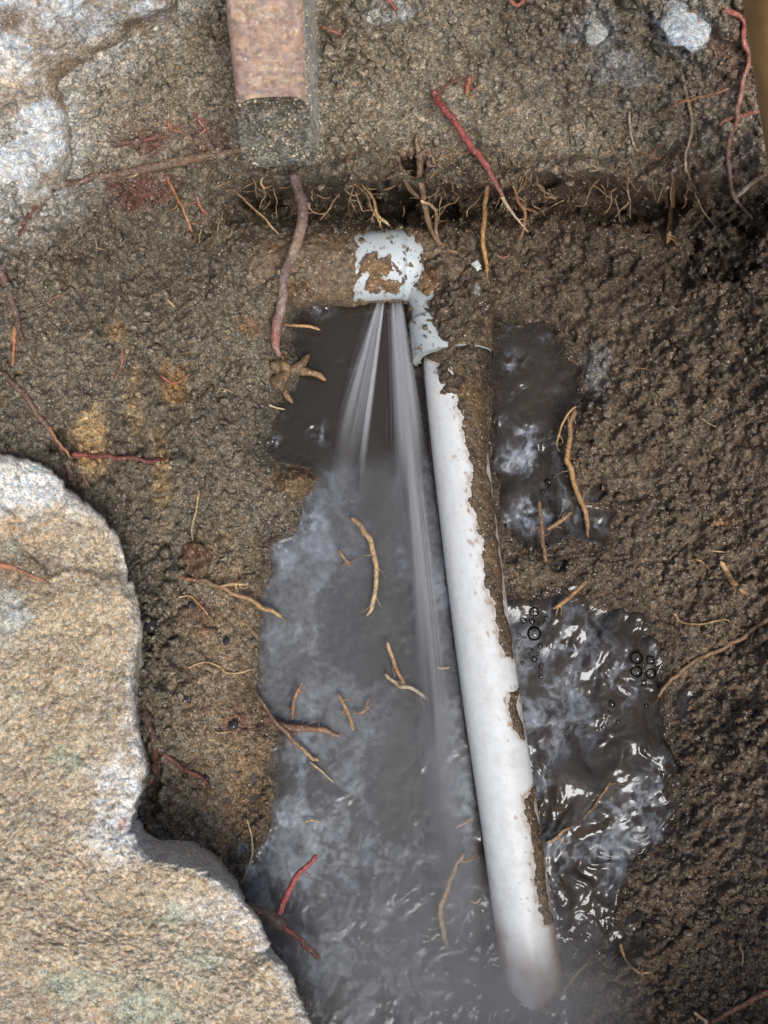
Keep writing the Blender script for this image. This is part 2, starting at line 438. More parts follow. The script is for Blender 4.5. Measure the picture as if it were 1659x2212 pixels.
CHALK_TL = [(-500,-400),(420,-300),(385,-20),(345,28),(285,55),(262,92),(205,118),(150,150),(128,196),(150,250),(158,320),(140,390),(96,440),(40,470),(-60,520),(-500,600)]
def soil_color(U, V):
    right, left = lin(112, 99, 84), lin(119, 111, 97)
    top = lin(144, 135, 119)
    f = sstep(700, 1000, U)[..., None]
    c = left * (1 - f) + right * f
    t = (1 - sstep(280, 420, V))[..., None]
    c = c * (1 - t) + top * t
    c = c * (1 + 0.22 * fbm(U, V, 170, 4, 21))[..., None]
    def blend(c, m, col): return c * (1 - m[..., None]) + col * m[..., None]
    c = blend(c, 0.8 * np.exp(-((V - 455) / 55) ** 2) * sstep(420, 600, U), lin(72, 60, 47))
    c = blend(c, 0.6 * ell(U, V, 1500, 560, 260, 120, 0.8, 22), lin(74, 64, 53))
    c = blend(c, 0.75 * ell(U, V, 500, 1480, 120, 360, 0.6, 23), lin(146, 128, 104))
    c = blend(c, 0.6 * ell(U, V, 545, 1720, 60, 110, 0.6, 24), lin(160, 134, 104))
    c = blend(c, 0.6 * ell(U, V, 640, 1040, 60, 50, 0.5, 25), lin(150, 118, 80))
    for (a, b, ru, rv, k, cc) in [(372, 835, 34, 52, .9, (170,136,92)), (250, 715, 26, 26, .7, (164,132,90)), (195, 955, 40, 80, .9, (190,164,122)), (352, 1030, 26, 110, .7, (162,140,104)),
                                  (290, 860, 20, 100, .6, (156,134,98)), (610, 770, 10, 10, .5, (160,100,70)), (640,625,60,25,.5,(158,122,78)), (1010,870,20,50,.6,(150,110,66)),
                                  (925,610,22,40,.6,(150,108,62)), (545,700,30,24,.4,(160,120,76)), (1560,1130,30,16,.5,(180,140,96)), (940, 1200, 60, 60, .3,(130,100,70))]:
        c = blend(c, k * ell(U, V, a, b, ru, rv, 0.5, 26), lin(*cc))
    for (a, b, ru, rv, k) in [(300, 415, 90, 36, .6), (330, 300, 80, 30, .55), (440, 300, 50, 40, .45), (170, 560, 60, 30, .2), (430, 1320, 40, 40, .4), (520, 1560, 70, 40, .4), (1590, 130, 60, 120, .35), (900, 335, 40, 14, .4)]:
        c = blend(c, k * ell(U, V, a, b, ru, rv, 0.8, 27, 0.9), lin(108, 52, 48))
    sdc = poly_sd(CHALK_TL, U, V)
    c = blend(c, 0.75 * sstep(-110, 10, sdc + 40 * fbm(U, V, 50, 4, 28)), lin(196, 196, 190))
    for (a, b, ru, rv, k) in [(1480, 60, 50, 60, .8), (1290, 70, 60, 50, .5), (1340, 150, 60, 40, .35), (840, 20, 60, 24, .4), (1030, 620, 6, 16, .8), (1290, 790, 30, 60, .3), (560, 30, 60, 40, .4), (850,390,12,8,.0)]:
        c = blend(c, k * ell(U, V, a, b, ru, rv, 0.6, 29, 0.9), lin(196, 204, 208))
    # damp fringe at the water
    d = -sample(POOL, U, V)
    c = c * (0.55 + 0.45 * sstep(-5, 75, d + 30 * fbm(U, V, 50, 3, 30)))[..., None]
    return np.clip(c, 0.01, 0.7)

GU = np.concatenate([np.linspace(-620, -100, 45)[:-1], np.arange(-100, 1760, 3.3), np.linspace(1760, 2280, 45)])
GV = np.concatenate([np.linspace(-520, -80, 40)[:-1], np.arange(-80, 2290, 3.3), np.linspace(2290, 2800, 42)])
UU, VV = np.meshgrid(GU, GV)
HH = height(UU, VV)
P = at(UU, VV, HH)
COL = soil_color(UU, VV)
# carry the sheet out to level ground all round the hole
PAD = 10
X, Y, Z = (np.pad(P[..., k], PAD, mode='edge') for k in range(3))
COLP = np.pad(COL, ((PAD, PAD), (PAD, PAD), (0, 0)), mode='edge')
g = 0.02 * (1.9 ** np.arange(1, PAD + 1) - 1)
zl = 0.20
for k in range(PAD):
    X[:, PAD - 1 - k] -= g[k]; X[:, -PAD + k] += g[k]
    Y[PAD - 1 - k, :] += g[k]; Y[-PAD + k, :] -= g[k]
ring = np.zeros(X.shape)
for k in range(PAD):
    ring[PAD - 1 - k, :] = np.maximum(ring[PAD - 1 - k, :], k + 1); ring[-PAD + k, :] = np.maximum(ring[-PAD + k, :], k + 1)
    ring[:, PAD - 1 - k] = np.maximum(ring[:, PAD - 1 - k], k + 1); ring[:, -PAD + k] = np.maximum(ring[:, -PAD + k], k + 1)
Z = Z + (zl - Z) * np.clip(ring / 3, 0, 1)
nr, nc = X.shape
F = grid_faces(nr, nc)[:, ::-1]
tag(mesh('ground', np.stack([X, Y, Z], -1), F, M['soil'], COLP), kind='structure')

HS = height(CUU, CVV)          # coarse copy for resting things on the ground
def ground_z(U, V): return sample(HS, U, V)

# ------------------------------------------------------------------ water
wu, wv = np.arange(470, 1540, 3.5), np.arange(610, 2500, 3.5)
WU, WV = np.meshgrid(wu, wv)
CURLS = [(690, 668, 24), (622, 725, 16), (606, 892, 20), (594, 952, 18), (688, 935, 26), (762, 790, 18), (1078, 712, 22), (1180, 722, 18), (1112, 775, 24), (1092, 800, 18), (1070, 905, 22), (1135, 930, 24), (1200, 1120, 20), (1290, 1135, 20)]
def waves(U, V):
    wx = U + 70 * fbm(U, V, 130, 3, 31); wy = V + 70 * fbm(U, V, 130, 3, 32)
    calm = 0.10 * fbm(U, V, 70, 3, 33)
    r = sstep(1010, 1080, U)
    choppy = fbm(wx, wy, 120, 2, 34) * 1.2 + fbm(wx * 1.4, wy * 0.8, 46, 4, 35, gain=0.55) * (0.25 + 0.6 * sstep(-0.3, 0.3, fbm(U, V, 110, 2, 29))) + fbm(U, V, 17, 3, 38) * 0.12 * sstep(-0.2, 0.4, fbm(U, V, 90, 2, 39))
    lo = sstep(1240, 1380, V)
    still = 1 - 0.35 * np.exp(-(((U - 1150) / 90) ** 2 + ((V - 820) / 90) ** 2))
    chop = r * (lo * 2.5 + (1 - lo) * 2.0 * still) * choppy
    chop = chop + r * (np.exp(-(((U - 1130) / 70) ** 2 + ((V - 985) / 45) ** 2)) + np.exp(-(((U - 1165) / 60) ** 2 + ((V - 1110) / 55) ** 2))) * (2.0 * fbm(wx, wy, 42, 3, 54) + 0.3 * fbm(U, V, 13, 2, 55))
    for (a_, b_, w_) in CURLS:
        chop = chop + np.exp(-(((U - a_) / w_) ** 2 + ((V - b_) / (w_ * 0.7)) ** 2)) * 1.5 * fbm(wx, wy, 20, 3, 56)
    down = sstep(980, 1100, V) * (1 - r)
    left = down * ((0.42 + 0.05 * sstep(1500, 1900, V)) * fbm(wx * 1.3, wy * 0.6, 48, 4, 36, gain=0.6) + 0.08 * fbm(U, V, 14, 2, 37))
    men = 0.6 * np.exp(-np.abs(sample(POOL, U, V) + 14 * fbm(U, V, 60, 4, 3) + 3 * fbm(U, V, 14, 2, 4)) / 7)
    return (calm + chop + left + men) * 0.001
WZ = waves(WU, WV)
dep = WZ - height(WU, WV)
opac = 1 - np.exp(-np.clip(dep, 0, 1) / 0.0027)
opac = 0.12 + 0.86 * opac
# aerated streaks, with bright sky highlights painted into the same mask
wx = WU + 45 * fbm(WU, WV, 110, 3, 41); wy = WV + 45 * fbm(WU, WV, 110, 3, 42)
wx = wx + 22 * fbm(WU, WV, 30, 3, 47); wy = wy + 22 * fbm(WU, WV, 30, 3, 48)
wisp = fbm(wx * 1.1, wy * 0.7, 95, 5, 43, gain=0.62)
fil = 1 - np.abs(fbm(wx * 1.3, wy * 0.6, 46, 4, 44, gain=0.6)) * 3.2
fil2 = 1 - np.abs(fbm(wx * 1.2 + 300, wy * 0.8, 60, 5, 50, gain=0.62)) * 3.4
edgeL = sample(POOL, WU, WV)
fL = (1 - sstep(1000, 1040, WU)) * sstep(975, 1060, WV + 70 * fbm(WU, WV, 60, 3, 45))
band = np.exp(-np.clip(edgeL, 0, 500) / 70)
foam_glint = fL * (0.13 + 1.1 * np.clip(wisp - 0.02, 0, 1) * (0.6 + 0.7 * band) + 0.36 * band * (1 - sstep(1450, 1650, WV)) + 0.5 * np.clip(fil2, 0, 1) ** 1.5 * sstep(1550, 1750, WV) * sstep(-0.3, 0.2, wisp) + 0.12 * np.clip(fil, 0, 1) * sstep(-0.2, 0.2, wisp))
foam_glint *= 0.78 * (0.55 + 0.45 * sstep(2, 30, edgeL + 20 * fbm(WU, WV, 24, 3, 53)))
foam_glint *= 1 - 0.6 * np.exp(-((WU - 850 - (WV - 1500) * 0.1) / 110) ** 2)
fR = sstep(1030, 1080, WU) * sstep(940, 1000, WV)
foam_glint += fR * (0.9 * np.clip(wisp - 0.05, 0, 1) * np.clip(fil + 0.2, 0, 1) + 0.42 * np.clip(fil2, 0, 1) ** 2 * sstep(-0.25, 0.25, fbm(WU, WV, 140, 2, 46)))  # side-pool wisps: aerated water and reflected highlights, both as colour
foam_glint += sstep(1040, 1060, WU) * ell(WU, WV, 1130, 985, 80, 46, .6, 49, 0.9) * 0.9 * np.clip(fil2 + 0.1, 0, 1) ** 1.5 + ell(WU, WV, 1160, 1110, 70, 60, .6, 49, 0.9) * 0.9 * np.clip(fil2 + 0.1, 0, 1) ** 1.5  # trickle dabs stand in for blue-white sky reflections, painted as colour
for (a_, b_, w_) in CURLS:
    foam_glint = foam_glint + np.exp(-(((WU - a_) / w_) ** 2 + ((WV - b_) / (w_ * 0.7)) ** 2)) * 0.75 * np.clip(fil2, 0, 1) ** 2  # bright highlights on the curls, painted into the water colour
foam_glint = np.clip(foam_glint, 0, 0.9)
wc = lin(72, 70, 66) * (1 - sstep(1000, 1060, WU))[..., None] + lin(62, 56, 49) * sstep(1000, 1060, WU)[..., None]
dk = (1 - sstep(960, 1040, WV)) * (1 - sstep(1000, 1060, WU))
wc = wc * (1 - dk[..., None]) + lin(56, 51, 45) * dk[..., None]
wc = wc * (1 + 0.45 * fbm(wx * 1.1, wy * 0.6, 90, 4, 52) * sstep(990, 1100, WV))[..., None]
wf = grid_faces(len(wv), len(wu))[:, ::-1]
keep = (dep.ravel()[wf] > -0.004).any(1)
wf = wf[keep]
used = np.unique(wf); remap = np.full(WU.size, -1); remap[used] = np.arange(len(used))
Wp = at(WU, WV, WZ).reshape(-1, 3)
tag(mesh('water', Wp[used], remap[wf], M['water'], wc.reshape(-1, 3)[used], {'foam_glint': foam_glint.ravel()[used], 'opac': opac.ravel()[used]}), kind='structure')

# ------------------------------------------------------------------ loose crumbs of earth
phi = (1 + 5 ** 0.5) / 2
ICO_V = np.array([(-1,phi,0),(1,phi,0),(-1,-phi,0),(1,-phi,0),(0,-1,phi),(0,1,phi),(0,-1,-phi),(0,1,-phi),(phi,0,-1),(phi,0,1),(-phi,0,-1),(-phi,0,1)]) / math.sqrt(1 + phi * phi)
ICO_F = np.array([(0,11,5),(0,5,1),(0,1,7),(0,7,10),(0,10,11),(1,5,9),(5,11,4),(11,10,2),(10,7,6),(7,1,8),(3,9,4),(3,4,2),(3,2,6),(3,6,8),(3,8,9),(4,9,5),(2,4,11),(6,2,10),(8,6,7),(9,8,1)])
n = 90000
cu, cv = rng.uniform(-60, 1720, n), rng.uniform(-60, 2260, n)
dens = np.clip(0.62 + 1.3 * fbm(cu, cv, 70, 3, 51), 0.12, 1)
dens *= 1 - 0.7 * np.exp(-(((cu - 500) / 100) ** 2 + ((cv - 1500) / 300) ** 2) ** 2)
pool = sample(POOL, cu, cv)
ok = (rng.random(n) < dens) & (pool < -6)
cu, cv = cu[ok], cv[ok]
n = min(len(cu), 46000); cu, cv = cu[:n], cv[:n]
rad = np.clip(1.8 * rng.pareto(2.2, n) + 1.4, 0, 10) * PX
h = height(cu, cv)
p = at(cu, cv, h + rad * 0.05)
J = np.clip(rng.normal(1, 0.36, (n, 12, 1)), 0.35, 1.9) * ICO_V[None]
ang = rng.uniform(0, 6.28, n); ca, sa = np.cos(ang)[:, None], np.sin(ang)[:, None]
J = np.stack([J[..., 0] * ca - J[..., 1] * sa, J[..., 0] * sa + J[..., 1] * ca, J[..., 2]], -1)
J = J * rng.uniform(0.65, 1.25, (n, 1, 3)) * rad[:, None, None] + p[:, None]
cf = (np.arange(n)[:, None, None] * 12 + ICO_F[None]).reshape(-1, 3)
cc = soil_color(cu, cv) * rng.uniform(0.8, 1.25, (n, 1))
tag(mesh('soil_crumbs', J, cf, M['crumb'], np.repeat(cc, 12, 0)), 'loose crumbs of damp brown earth scattered over the hole sides', 'soil', kind='stuff')

# ------------------------------------------------------------------ boulders
def boulder(name, outline, centre, ztop, zlow, colour, seed, label, cat, nt_=420, nj=200, rim=34, amp=4.0, drop=5):
    O = spline(np.array(outline + outline[:1], float), nt_)
    ou, ov = O[:, 0], O[:, 1]
    jit = 9 * fbm(ou, ov, 30, 5, seed, gain=0.6) + 7 * fbm(ou, ov, 90, 2, seed + 1) - 9 * sstep(0.15, 0.3, fbm(ou, ov, 55, 3, seed + 8))
    dx, dy = ou - centre[0], ov - centre[1]
    ln = np.hypot(dx, dy)
    t = 1 - (1 - np.linspace(0, 1, nj)) ** 1.7                   # dense towards the edge
    t = 1 - t[::-1]; t = t[::-1]
    t = np.linspace(0, 1, nj) ** 0.6
    tu = centre[0] + dx[None] * t[:, None] * (1 + jit / ln)[None]
    tv = centre[1] + dy[None] * t[:, None] * (1 + jit / ln)[None]
    din = ln[None] * (1 - t[:, None])
    e = np.clip(din / rim, 0, 1)
    z = ztop(tu, tv) - drop * (1 - np.sqrt(1 - (1 - e) ** 2))
    z = z + (amp * fbm(tu, tv, 160, 4, seed + 2) - 2.5 * sstep(0.1, 0.25, fbm(tu, tv, 150, 4, seed + 9)) * sstep(1600, 1300, tv) + 1.1 * fbm(tu, tv, 48, 3, seed + 3) + 0.5 * fbm(tu, tv, 17, 3, seed + 4, billow=True) + 0.6 * fbm(tu, tv, 7, 2, seed + 5)) * np.clip(0.35 + e, 0, 1)
    Pt = at(tu, tv, z * 0.001)
    rings = [Pt]
    base = Pt[-1]
    mid = Pt.reshape(-1, 3).mean(0)
    for k, (sh, dz) in enumerate([(0.05, 0.12), (0.12, 0.4), (0.16, 0.7), (0.18, 1.0)]):
        q = base + (mid - base) * sh
        q[:, 2] = base[:, 2] + (zlow * 0.001 - base[:, 2]) * dz + 0.001 * fbm(ou + 40 * k, ov, 20, 2, seed + 6)
        rings.append(q[None])
    bot = base * 0.2 + mid * 0.8; bot[:, 2] = zlow * 0.001
    rings.append(bot[None])
    Vt = np.concatenate(rings, 0)
    nr_ = Vt.shape[0]
    pu, pv = proj(Vt.reshape(-1, 3))
    col = colour(pu, pv, np.concatenate([din.ravel(), np.zeros((nr_ - nj) * len(ou))]))
    o = mesh(name, Vt, grid_faces(nr_, len(ou))[:, ::-1], M['rock'], col)
    return tag(o, label, cat)

def blend(c, m, col): return c * (1 - m[..., None]) + lin(*col) * m[..., None]
def big_rock_col(U, V, din):
    c = np.broadcast_to(lin(180, 168, 147), U.shape + (3,)).copy()
    c = c * (1 + 0.15 * fbm(U, V, 140, 3, 61))[..., None]
    c = blend(c, 0.6 * sstep(0.0, 0.35, fbm(U, V, 120, 4, 62)), (158, 146, 125))
    c = blend(c, 0.75 * ell(U, V, 210, 1320, 130, 140, .7, 63), (192, 177, 152))
    c = blend(c, 0.7 * ell(U, V, 60, 1130, 90, 60, .6, 64), (190, 171, 144))
    c = blend(c, 0.55 * ell(U, V, 140, 1450, 100, 80, .7, 65), (180, 164, 140))
    c = blend(c, 0.7 * ell(U, V, 60, 1240, 110, 50, .7, 66, 1.0), (126, 112, 96))
    c = blend(c, 0.95 * ell(U, V, 60, 1050, 170, 75, .7, 67), (216, 220, 220))
    c = blend(c, 0.5 * ell(U, V, 20, 1330, 40, 60, .7, 67), (190, 206, 210))
    rimw = (1 - sstep(8, 46, din + 16 * fbm(U, V, 30, 3, 68))) * (0.55 + 0.45 * sstep(1400, 1600, V))
    c = blend(c, 0.6 * rimw, (214, 217, 216))
    c = blend(c, 0.75 * ell(U, V, 260, 1750, 70, 110, .8, 69, 1.0), (214, 218, 218))
    c = blend(c, 0.6 * ell(U, V, 480, 1970, 100, 50, .8, 69, 1.0), (206, 202, 194))
    for a, b, ru, rv in [(145, 1640, 34, 26), (30, 1180, 24, 18), (365, 1985, 32, 40), (330, 2180, 90, 44), (430, 2080, 50, 36), (190, 2130, 90, 30), (35, 1500, 16, 12), (70,1015,20,10)]:
        c = blend(c, 0.45 * ell(U, V, a, b, ru, rv, .9, 70, 0.9), (152, 176, 160))
    c = blend(c, 0.5 * ell(U, V, 265, 1780, 12, 20, .6, 71), (170, 90, 60))
    return np.clip(c, 0.02, 0.8)
ROCK = [(-60,985),(0,980),(42,984),(90,1002),(128,1028),(168,1062),(212,1100),(245,1140),(266,1185),(282,1240),(298,1300),(309,1360),(302,1430),(291,1500),(293,1570),(312,1640),
        (312,1690),(293,1745),(289,1790),(305,1825),(338,1852),(400,1866),(450,1878),(498,1908),(540,1955),(572,2005),(588,2055),(622,2095),(645,2140),(668,2190),(700,2260),(740,2400),(400,2620),(-300,2650),(-700,2200),(-700,1300),(-350,1020)]
boulder('boulder', ROCK, (-250, 1960), lambda u, v: 56 + 0.014 * (v - 1500) - 0.01 * u, 6, big_rock_col, 72,
        'large pale sandy boulder with chalky white rim and green stains beside the pool', 'boulder', nt_=500, nj=190)

def chalk_col(U, V, din):
    c = np.broadcast_to(lin(196, 202, 205), U.shape + (3,)).copy()
    c = c * (1 + 0.1 * fbm(U, V, 60, 3, 81))[..., None]
    c = blend(c, 0.8 * sstep(0.12, 0.36, fbm(U, V, 90, 5, 82) + 0.2 * sstep(60, 0, din)), (150, 136, 116))
    c = blend(c, 0.8 * ell(U, V, 40, 40, 60, 40, .7, 83, 1.0), (120, 106, 90))
    c = blend(c, 0.5 * ell(U, V, 10, 150, 60, 50, .7, 84), (206, 190, 166))
    c = blend(c, 0.35 * ell(U, V, 210, 60, 80, 50, .7, 84), (170, 190, 206))
    c = blend(c, (0.85 * (1 - sstep(0, 80, din + 70 * fbm(U, V, 40, 4, 85)))), (142, 128, 108))
    return np.clip(c, 0.02, 0.8)
boulder('chalk_rock', CHALK_TL, (-150, 60), lambda u, v: 110 - 0.118 * v, 20, chalk_col, 86,
        'white chalky rock half buried in sand at the top of the hole side', 'rock', nt_=280, nj=110, rim=120, amp=5, drop=11)

def small_stone(cu_, cv_, r, colr, label, cat, group=None, name='stone', lift=0.2, seed=1, squash=0.6, mat='pebble'):
    g_ = np.random.default_rng(seed)
    nl, nm = 9, 14
    th = np.linspace(0, math.pi, nl)[:, None]; ph = np.linspace(0, 2 * math.pi, nm, endpoint=False)[None]
    d = np.stack([np.sin(th) * np.cos(ph), np.sin(th) * np.sin(ph), np.cos(th) + 0 * ph], -1)
    k = 1 + 0.5 * fbm(d[..., 0] * 3 + seed, d[..., 1] * 3 + d[..., 2] * 2, 1.3, 3, 90 + seed % 5)
    sx, sy = g_.uniform(0.8, 1.3), g_.uniform(0.7, 1.1)
    a_ = g_.uniform(0, 3.1)
    d = d * k[..., None] * np.array([sx, sy, squash])
    d = np.stack([d[..., 0] * math.cos(a_) - d[..., 1] * math.sin(a_), d[..., 0] * math.sin(a_) + d[..., 1] * math.cos(a_), d[..., 2]], -1)
    c = at(cu_, cv_, float(ground_z(cu_, cv_)) + r * PX * lift)
    col = np.broadcast_to(lin(*colr), d.shape)
    o = mesh(name, (d * r * PX).reshape(-1, 3) , grid_faces(nl, nm, True)[:, ::-1], M[mat], col.reshape(-1, 3))
    o.location = c
    return tag(o, label, cat, group)

for i, (a, b, r) in enumerate([(505, 1566, 13), (402, 1512, 9), (490, 1385, 7), (325, 1352, 14), (410, 1310, 10), (445, 1680, 7), (1450, 870, 8), (380, 1890, 8)]):
    small_stone(a, b, r, (48, 48, 52), 'small dark wet pebble stuck in the brown bank', 'pebble', 'dark pebbles on the bank', 'pebble', seed=i + 3)
small_stone(1478, 58, 40, (196, 206, 212), 'bluish white chalk lump set in the sandy slope', 'stone', name='chalk_stone', seed=21, mat='rock', squash=0.35)
small_stone(1290, 70, 22, (190, 194, 190), 'small off-white chalk lump in the sandy slope beside a bluish one', 'stone', name='chalk_stone', seed=23, mat='rock', squash=0.35)
small_stone(1028, 575, 13, (196, 206, 200), 'thin pale chip lying in mud beside the buried pipe elbow', 'chip', name='plastic_chip', seed=24, squash=0.3)

# ------------------------------------------------------------------ the pipe and its elbow
def tube_path(pts, n):
    return spline(np.array([at(u, v, z * 0.001) for u, v, z in pts]), n)

UPPER = 92
TH = np.concatenate([np.linspace(R(-22), R(202), UPPER), np.linspace(R(202), R(338), 18)[1:-1]])
def lathe_path(C, rad, sides):
    T, S, Nn = frames(C)
    th = TH
    d = S[:, None] * np.cos(th)[None, :, None] + Nn[:, None] * np.sin(th)[None, :, None]
    return C, d, rad

PIPE_Z = 7
pipe_pts = [(972, 740, 7.5), (980, 850, 7), (1008, 1100, 6.5), (1053, 1450, 6), (1098, 1750, 5), (1130, 1980, 4), (1142, 2060, 1), (1152, 2115, -5), (1164, 2180, -17)]
C = tube_path(pipe_pts, 480)
R0 = 60.5 * PX * 0.985
SIDES = len(TH)
_, D, _ = lathe_path(C, R0, SIDES)
pu, pv = proj(C)
Vn = np.repeat(pv[:, None], SIDES, 1)
qs = D @ RGT                                   # sideways position across the pipe, -1 left .. 1 right
top = D[..., 2]
S_ = np.repeat(np.arange(480)[:, None], SIDES, 1)
tt = np.tile(np.degrees(TH), (480, 1))
# where mud clings: threshold across the pipe by distance along it
kv = [700, 780, 830, 900, 1000, 1100, 1200, 1300, 1400, 1424, 1440, 1485, 1500, 1560, 1600, 1620, 1690, 1710, 1760, 1830, 1900, 1965, 1990, 2010, 2085, 2120, 2150, 2300]
kq = [-.9, -.9, .05, .0, .12, .10, .12, .26, .28, .40, 1.5, 1.5, .55, .42, .55, 1.5, 1.5, .62, .42, .45, .25, .30, .50, 1.5, 1.5, .2, -1.3, -1.3]
thr = np.interp(Vn, kv, kq) + 0.20 * fbm(Vn, qs * 70, 85, 3, 101) + 0.22 * fbm(Vn, qs * 70, 22, 4, 100, gain=0.65) + 0.08 * sstep(950, 1050, Vn) + 0.03 * fbm(Vn, qs * 70, 7, 2, 102)
m = qs - thr
m = np.minimum(m, 2.0 * sstep(2080, 2120, Vn) + 0.93 - qs + 0.25 * fbm(Vn, qs * 70, 60, 3, 103) + 0.9 * sstep(1000, 900, Vn))     # bare strip on the far flank lower down
mud = sstep(-0.02, 0.22, m)
mud = np.where(top < -0.25, 1.0, mud)
specks = sstep(0.5, 0.62, fbm(Vn * 1.0, tt, 9, 2, 104)) * (np.abs(m) < 0.5)
pipe = empty('water_pipe', C[0])
pipe_label = 'long white plastic water pipe streaked with brown mud, lying in the flooded trench'
tag(pipe, pipe_label, 'pipe')
def rel(o, par):
    o.parent = par
    o.matrix_parent_inverse = par.matrix_world.inverted()
    return o
def addpart(par, *a, **k):
    o = mesh(*a, **k)
    o.parent = par
    o.location = -np.array(par.location)
    return o
stain = np.clip(np.exp(-np.abs(m + 0.05) / 0.07) * (0.55 + 0.5 * fbm(Vn, tt, 22, 3, 105)) + 0.25 * np.clip(fbm(Vn, tt, 40, 4, 106), 0, 1) * sstep(-0.5, 0, qs) + 0.6 * specks + 0.07 * sstep(0.05, 0.5, fbm(Vn * 0.25, tt * 1.2, 14, 4, 112)) + 0.10 * sstep(0, 0.5, fbm(Vn, tt, 7, 3, 113))
                + 0.8 * sstep(1990, 2110, Vn + 40 * np.abs(qs)) * (0.45 + 0.9 * fbm(Vn, tt, 40, 3, 107)) + 0.7 * sstep(0.55, 1.0, np.abs(qs)) * sstep(1900, 2060, Vn), 0, 0.9)
pc = lin(224, 230, 231) * (1 - stain[..., None]) + lin(150, 112, 72) * stain[..., None]
Vp = C[:, None] + D * R0
addpart(pipe, 'pipe_wall', Vp, grid_faces(480, SIDES, True), M['pvc'], pc)
rc = R0 + np.where(mud > 0.02, 0.00008 + mud * (0.0006 + 0.0006 * fbm(Vn, tt, 40, 3, 108) + 0.0005 * fbm(Vn, tt, 9, 2, 109)), -0.0012)
mc = lin(94, 80, 63) * (1 + 0.25 * fbm(Vn, tt, 60, 3, 110))[..., None]
om = np.clip(sstep(0.2, 0.5, fbm(Vn, tt, 45, 3, 111)) * 0.3 + 0.5 * np.exp(-((Vn - 870) / 50) ** 2) * (qs > 0.2), 0, 0.8)
mc = mc * (1 - om[..., None]) + lin(126, 100, 70) * om[..., None]
for v0, v1 in [(700, 1455), (1455, 1655), (1655, 2060), (2060, 2400)]:
    ii = np.where((pv >= v0) & (pv <= v1))[0]
    addpart(pipe, 'mud_crust', (C[ii, None] + D[ii] * rc[ii][..., None])[:, :UPPER], grid_faces(len(ii), UPPER), M['mudcrust'], mc[ii][:, :UPPER])

# elbow
el = [(540, 590, 4), (660, 583, 6), (780, 577, 7.5), (860, 572, 8), (915, 580, 8), (950, 612, 8), (966, 660, 8), (972, 720, 7.5), (977, 774, 7.5)]
NE = 340
Ce = tube_path(el, NE)
u_, v_ = proj(Ce)
along = np.linspace(0, 1, NE)
re = np.interp(along, [0, .40, .405, 1], [76, 76, 79, 79]) * PX
re = np.where((v_ > 690) & (u_ > 900), 86 * PX, re)
re = np.convolve(np.pad(re, 4, mode='edge'), np.ones(5) / 5, 'same')[4:-4]
_, De, _ = lathe_path(Ce, re, SIDES)
Ve = Ce[:, None] + De * re[:, None, None]
# annular end face of the lower socket
capR = np.linspace(1, 0.80, 5)
elbow = empty('pipe_elbow', Ce[NE // 2])
tag(elbow, 'mud-caked white plastic elbow fitting with water spraying from its lower edge', 'pipe fitting')
eu, ev = proj(Ve.reshape(-1, 3)); eu, ev = eu.reshape(NE, SIDES), ev.reshape(NE, SIDES)
PA = [(768, 514), (800, 500), (850, 492), (884, 504), (912, 545), (912, 578), (900, 602), (898, 640), (884, 672), (766, 672), (772, 610), (770, 575), (776, 545)]
PB = [(860, 646), (905, 630), (925, 648), (930, 690), (950, 735), (985, 738), (962, 752), (920, 756), (892, 772), (880, 786), (855, 786), (855, 700)]
mA = poly_sd(PA, eu, ev); mB = poly_sd(PB, eu, ev)
st1 = poly_sd([(926, 640), (936, 632), (940, 680), (932, 735), (922, 720)], eu, ev)
st2 = poly_sd([(956, 632), (970, 628), (966, 670), (962, 720), (954, 700)], eu, ev)
white = np.maximum(np.maximum(mA, mB), np.maximum(st1, st2)) + 6 + 7 * fbm(eu, ev, 15, 4, 121)
bl1 = 1 - sstep(0.5, 1.15, np.sqrt(((eu - 812) / 40) ** 2 + ((ev - 578) / 28) ** 2) + 0.5 * fbm(eu, ev, 14, 3, 122))
bl2 = 1 - sstep(0.5, 1.15, np.sqrt(((eu - 825) / 42) ** 2 + ((ev - 615) / 20) ** 2) + 0.5 * fbm(eu, ev, 14, 3, 123))
front = De[..., 2] > -0.15
mudE = 1 - sstep(-3, 3, np.minimum(white, 16 - 36 * np.maximum(bl1, bl2) + 34 * fbm(eu, ev, 13, 3, 124)))
mudE = np.where(front, mudE, 1)
stE = np.clip(0.75 * np.maximum(bl1, bl2) * sstep(-0.3, 0.3, fbm(eu, ev, 7, 3, 130)) + 0.5 * np.exp(-np.abs(white) / 5) + 0.8 * sstep(0.42, 0.6, fbm(eu, ev, 7, 2, 125)), 0, 0.85)
pcE = lin(198, 210, 214) * (1 - stE[..., None]) + lin(130, 98, 64) * stE[..., None]
addpart(elbow, 'fitting_body', Ve, grid_faces(NE, SIDES, True), M['pvc'], pcE)
endr = Ce[-1][None, None] + De[-1][None] * (re[-1] * capR)[:, None, None]
ku = np.where((proj(endr[0])[0] < 975) & (De[-1][:, 2] > -0.3))[0]
endr = endr[:, ku]
addpart(elbow, 'socket_rim', endr, grid_faces(5, len(ku)), M['pvc'], np.broadcast_to(lin(170, 184, 180), endr.shape))
rce = re[:, None] + np.where(mudE > 0.02, 0.0002 + mudE * (0.0010 + 0.0009 * fbm(eu, ev, 36, 3, 126) + 0.0006 * fbm(eu, ev, 10, 2, 127)), -0.0012)
mcE = lin(118, 102, 82) * (1 + 0.22 * fbm(eu, ev, 50, 3, 128))[..., None]
oE = 0.75 * np.maximum(np.maximum(bl1, bl2), ell(eu, ev, 925, 605, 24, 44, .5, 129))
mcE = mcE * (1 - oE[..., None]) + lin(132, 102, 70) * oE[..., None]
addpart(elbow, 'mud_crust', (Ce[:, None] + De * rce[..., None])[:, :UPPER], grid_faces(NE, UPPER), M['mudcrust'], mcE[:, :UPPER])
